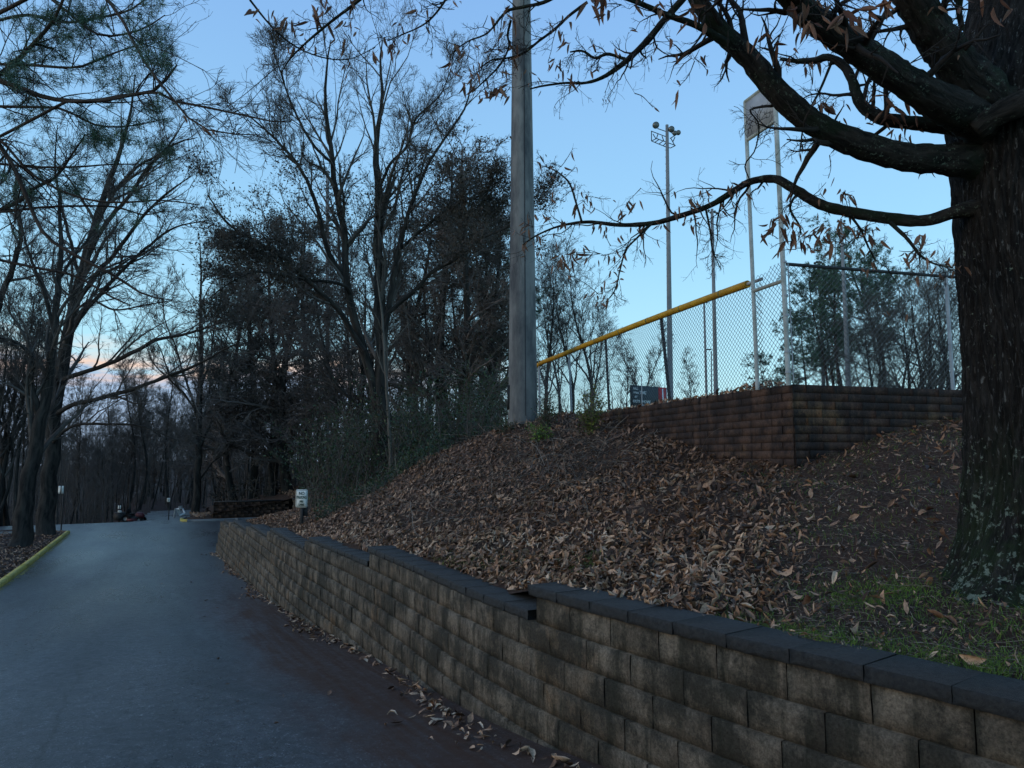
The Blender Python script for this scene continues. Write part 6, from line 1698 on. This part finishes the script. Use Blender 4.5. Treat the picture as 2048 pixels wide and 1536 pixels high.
scatter("leaf_litter", "brown leaves covering the far shoulder of the bank below the concrete pole", X[nr], Y[nr], Z[nr], rg, 0.105, normal=(g[0][nr], g[1][nr]), tilt=0.6, lift=0.06, bright=br_[nr], cheap=True)
# crumbled leaf bits on the barer ground round the big tree
n = 42000; S_ = rg.uniform(-6, 15, n); N_ = wall_n(S_) + 0.17 + 9 * rg.random(n) ** 1.3
X = S_ * DX + N_ * DY; Y = S_ * DY - N_ * DX; Z = upper(X, Y); uu, vv = px(np.stack([X, Y, Z], 1)); a_, b_ = wedge(X, Y)
k = (rg.random(n) < 0.25 + 0.75 * smooth(uu, 1400, 1650)) & ~((a_ > 0) & (b_ > 0)) & (Y > 1.5) & (np.hypot(X - TC[0], Y - TC[1]) > 0.7)
X, Y, Z = X[k], Y[k], Z[k]
scatter("leaf_crumbs", "crumbled leaf bits strewn over the bare ground round the big tree", X, Y, Z, rg, 0.042, normal=slope(X, Y), tilt=0.5, lift=0.02, bright=rg.random(len(X)) * 0.75, cheap=True)
# leaves on top of the upper wall, against its coping
t_ = rg.uniform(0.4, 8, 900); o_ = rg.uniform(-0.02, 0.35, 900)
X = C0[0] + DL[0] * t_ + IN_L[0] * o_; Y = C0[1] + DL[1] * t_ + IN_L[1] * o_
hump = 0.08 * np.clip(np.sin(t_ * 2.1) * 0.5 + 0.5, 0, 1) * rg.random(900) * (t_ < 3.4)
scatter("leaf_litter", "drift of dry brown leaves heaped on top of the brown wall under the fence", X, Y, 0.9 + hump, rg, 0.11, tilt=0.9, lift=0.03)
# along the foot of the low wall
n = 1500; S_ = rg.uniform(1.5, 29, n)
off_ = (0.34 - 0.12 * smooth(S_, 2, 6)) + np.abs(rg.normal(size=n)) * (0.05 + 0.16 * (0.5 + 0.5 * np.sin(S_ * 1.1 + 1)) ** 2)
N_ = wall_n(S_) - 0.12 - off_
X = S_ * DX + N_ * DY; Y = S_ * DY - N_ * DX
keep = rg.random(n) < (0.25 + 0.75 * (0.5 + 0.5 * np.sin(S_ * 1.1 + 1)))
scatter("leaf_litter", "line of dead leaves caught along the foot of the low wall beside the asphalt", X[keep], Y[keep], zr(S_[keep]) + 0.015, rg, 0.11, tilt=0.3, lift=0.03)
n = 95; S_ = rg.uniform(2, 34, n); N_ = rg.uniform(-2.8, 2.0, n); keep = rg.random(n) < 0.25 + 0.75 * smooth(N_, -0.5, 2)
X = S_ * DX + N_ * DY; Y = S_ * DY - N_ * DX
scatter("leaf_litter", "few stray leaves lying scattered on the wet road", X[keep], Y[keep], zr(S_[keep]) + 0.015, rg, 0.08, tilt=0.2, lift=0.012, bright=rg.random(int(keep.sum())) * 0.6)
n = 9000; S_ = rg.uniform(8, 44, n); N_ = -3.35 - 8 * rg.random(n) ** 1.5; X = S_ * DX + N_ * DY; Y = S_ * DY - N_ * DX
scatter("leaf_litter", "brown leaf litter on the verge behind the yellow kerb", X, Y, lower(S_, N_), rg, 0.13, tilt=0.4, lift=0.05, bright=rg.random(n) * 0.7, cheap=True)
n = 5000; S_ = rg.uniform(48.8, 56, n); N_ = rg.uniform(3, 14, n); X = S_ * DX + N_ * DY; Y = S_ * DY - N_ * DX
u_ = upper(X, Y); inis = (N_ < 8.6)
zz_ = np.where(inis, zr(S_) + 0.2, u_)
scatter("leaf_litter", "reddish leaf litter on the island and hill behind the parking bays", X, Y, zz_, rg, 0.2, tilt=0.5, lift=0.2, bright=0.35 + rg.random(n) * 0.4, cheap=True)
n = 6000; S_ = rg.uniform(30, 50, n); N_ = rg.uniform(8.9, 16, n); X = S_ * DX + N_ * DY; Y = S_ * DY - N_ * DX
scatter("leaf_litter", "leaf litter on the slope above the grey wall by the parking bays", X, Y, upper(X, Y), rg, 0.18, tilt=0.5, lift=0.1, bright=0.1 + rg.random(n) * 0.4, cheap=True)

# ------------------------------------------------------------------ straw, twigs, grass and moss near the tree
def blades(name, label, X, Y, Z, H, w, mat, rg, flatness=0.0, cat="grass", k=3, bright=None):
    n = len(X); t = np.linspace(0, 1, k)
    a = rg.uniform(0, 6.28, n); h = H * rg.uniform(0.5, 1.2, n)
    ln = rg.uniform(0.2, 0.9, n)
    out = np.zeros((n, k, 3))
    for i, tt in enumerate(t):
        hor = h * (ln * tt**1.6 if not flatness else tt)
        out[:, i, 0] = X + np.cos(a) * hor + (rg.normal(size=n) * 0.08 * h * tt); out[:, i, 1] = Y + np.sin(a) * hor + (rg.normal(size=n) * 0.08 * h * tt)
        out[:, i, 2] = Z + (h * tt * (1 - flatness) * (1 - 0.35 * ln * tt))
    if flatness:
        out[..., 2] = upper(out[..., 0], out[..., 1]) + rg.uniform(0.004, 0.035, (n, 1))
    mb = MB(); mb.tubes(out, np.full((n, k), w) * (1 - 0.6 * t), 3, tone=rg.random(n) if bright is None else bright)
    return tag(build(name, mb, mat, None, False, 'stuff'), label, cat)
def bank_pts(n, usel, seed):
    rg = np.random.default_rng(seed)
    S_ = rg.uniform(-6, 14, n); N_ = wall_n(S_) + 0.17 + 8 * rg.uniform(0, 1, n) ** 1.5
    X = S_ * DX + N_ * DY; Y = S_ * DY - N_ * DX; Z = upper(X, Y)
    u, v = px(np.stack([X, Y, Z], 1)); a, b = wedge(X, Y)
    k = (Y > 1.5) & (u < 2300) & (rg.random(n) < usel(u, v, N_ - wall_n(S_))) & ~((a > 0) & (b > 0)) & (np.hypot(X - TC[0], Y - TC[1]) > 0.62)
    return X[k], Y[k], Z[k], rg
f = lambda u, v, e: smooth(u, 1350, 1600) * 0.9 + 0.05
X, Y, Z, rg = bank_pts(60000, f, 61)
blades("pine_straw", "brown straw and tiny twigs strewn on the ground around the big tree", X, Y, Z, 0.085, 0.0015, M_straw, rg, 1.0, "straw")
X, Y, Z, rg = bank_pts(3000, lambda u, v, e: smooth(u, 1200, 1600) * 0.8 + 0.15, 62)
blades("fallen_twigs", "thin fallen twigs lying on the bank around the big tree", X, Y, Z, 0.28, 0.0026, M_straw, rg, 1.0, "twigs", 5)
def gsel(u, v, e):
    g1 = np.exp(-((u - 1760) / 110) ** 2 - ((v - 1190) / 26) ** 2)
    g2 = np.exp(-((e - 0.30) / 0.16) ** 2) * smooth(u, 1400, 1520) * (0.35 + 0.65 * np.clip(np.sin(u * 0.017 + 1) + 0.4, 0, 1))
    g3 = 0.35 * smooth(u, 1750, 1950) * smooth(v, 1180, 1240)
    g4 = 0.35 * np.exp(-((u - 1180) / 60) ** 2 - ((v - 1130) / 20) ** 2) + 0.3 * np.exp(-((u - 960) / 90) ** 2 - ((v - 1125) / 14) ** 2) + 0.12 * smooth(u, 1450, 1650)
    return np.clip(g1 + g2 + g3 + g4, 0, 1)
X, Y, Z, rg = bank_pts(260000, gsel, 63)
blades("grass", "short patchy green grass behind the near caps and beside the big tree", X, Y, Z, 0.055, 0.0022, M_grass, rg)
def msel(u, v, e): return np.exp(-((e - 0.24) / 0.08) ** 2) * smooth(u, 1400, 1560) * np.clip(np.sin(u * 0.023 + 2.0) + 0.35, 0, 1) + 0.6 * np.exp(-((u - 1750) / 80) ** 2 - ((v - 1190) / 14) ** 2)
X, Y, Z, rg = bank_pts(200000, msel, 64)
blades("moss", "bright yellow green moss tufts along the back edge of the near caps", X, Y, Z, 0.022, 0.0042, M_moss, rg, 0.0, "moss")
# brush tangle on the hill shoulder
def tangle(name, label, n, cu, cv, su, sv, L, w, seed, upv=0.3):
    rg = np.random.default_rng(seed)
    S_ = rg.uniform(2, 26, n * 12); N_ = wall_n(S_) + rg.uniform(0.5, 11, n * 12)
    X = S_ * DX + N_ * DY; Y = S_ * DY - N_ * DX; Z = upper(X, Y); u, v = px(np.stack([X, Y, Z], 1)); a, b = wedge(X, Y)
    p = np.exp(-((u - cu) / su) ** 2 - ((v - cv) / sv) ** 2); k = (rg.random(len(X)) < p) & ~((a > 0) & (b > 0)); k = np.where(k)[0][:n]
    m = len(k); kk = 7; out = np.zeros((m, kk, 3)); out[:, 0] = np.stack([X[k], Y[k], Z[k]], 1)
    d = rg.normal(size=(m, 3)); d[:, 2] = np.abs(d[:, 2]) * upv + 0.15; d /= np.linalg.norm(d, axis=1, keepdims=True); ln = L * rg.uniform(0.3, 1.3, m)
    for j in range(1, kk):
        d += rg.normal(size=(m, 3)) * 0.22; d[:, 2] -= 0.10; d /= np.linalg.norm(d, axis=1, keepdims=True)
        out[:, j] = out[:, j - 1] + d * (ln / (kk - 1))[:, None]
    out[..., 2] = np.maximum(out[..., 2], upper(out[..., 0], out[..., 1]) + 0.01)
    mb = MB(); mb.tubes(out, np.full((m, kk), w) * rg.uniform(0.5, 1.4, (m, 1)), 3, tone=np.repeat(rg.random(m)[:, None], 1, 1).ravel())
    return tag(build(name, mb, M_straw, None, False, 'stuff'), label, "brush")
tangle("brush_pile", "tangle of dead brown stems hanging over the bank below the yellow green shrub", 2200, 1150, 920, 130, 60, 0.7, 0.004, 71)
tangle("brush_pile", "dead stems and vines lying across the left shoulder of the bank", 1200, 880, 1000, 170, 55, 0.6, 0.004, 72, 0.2)
tangle("brush_pile", "low trailing stems at the foot of the bank near the white sign", 500, 720, 1030, 80, 25, 0.6, 0.005, 73, 0.2)
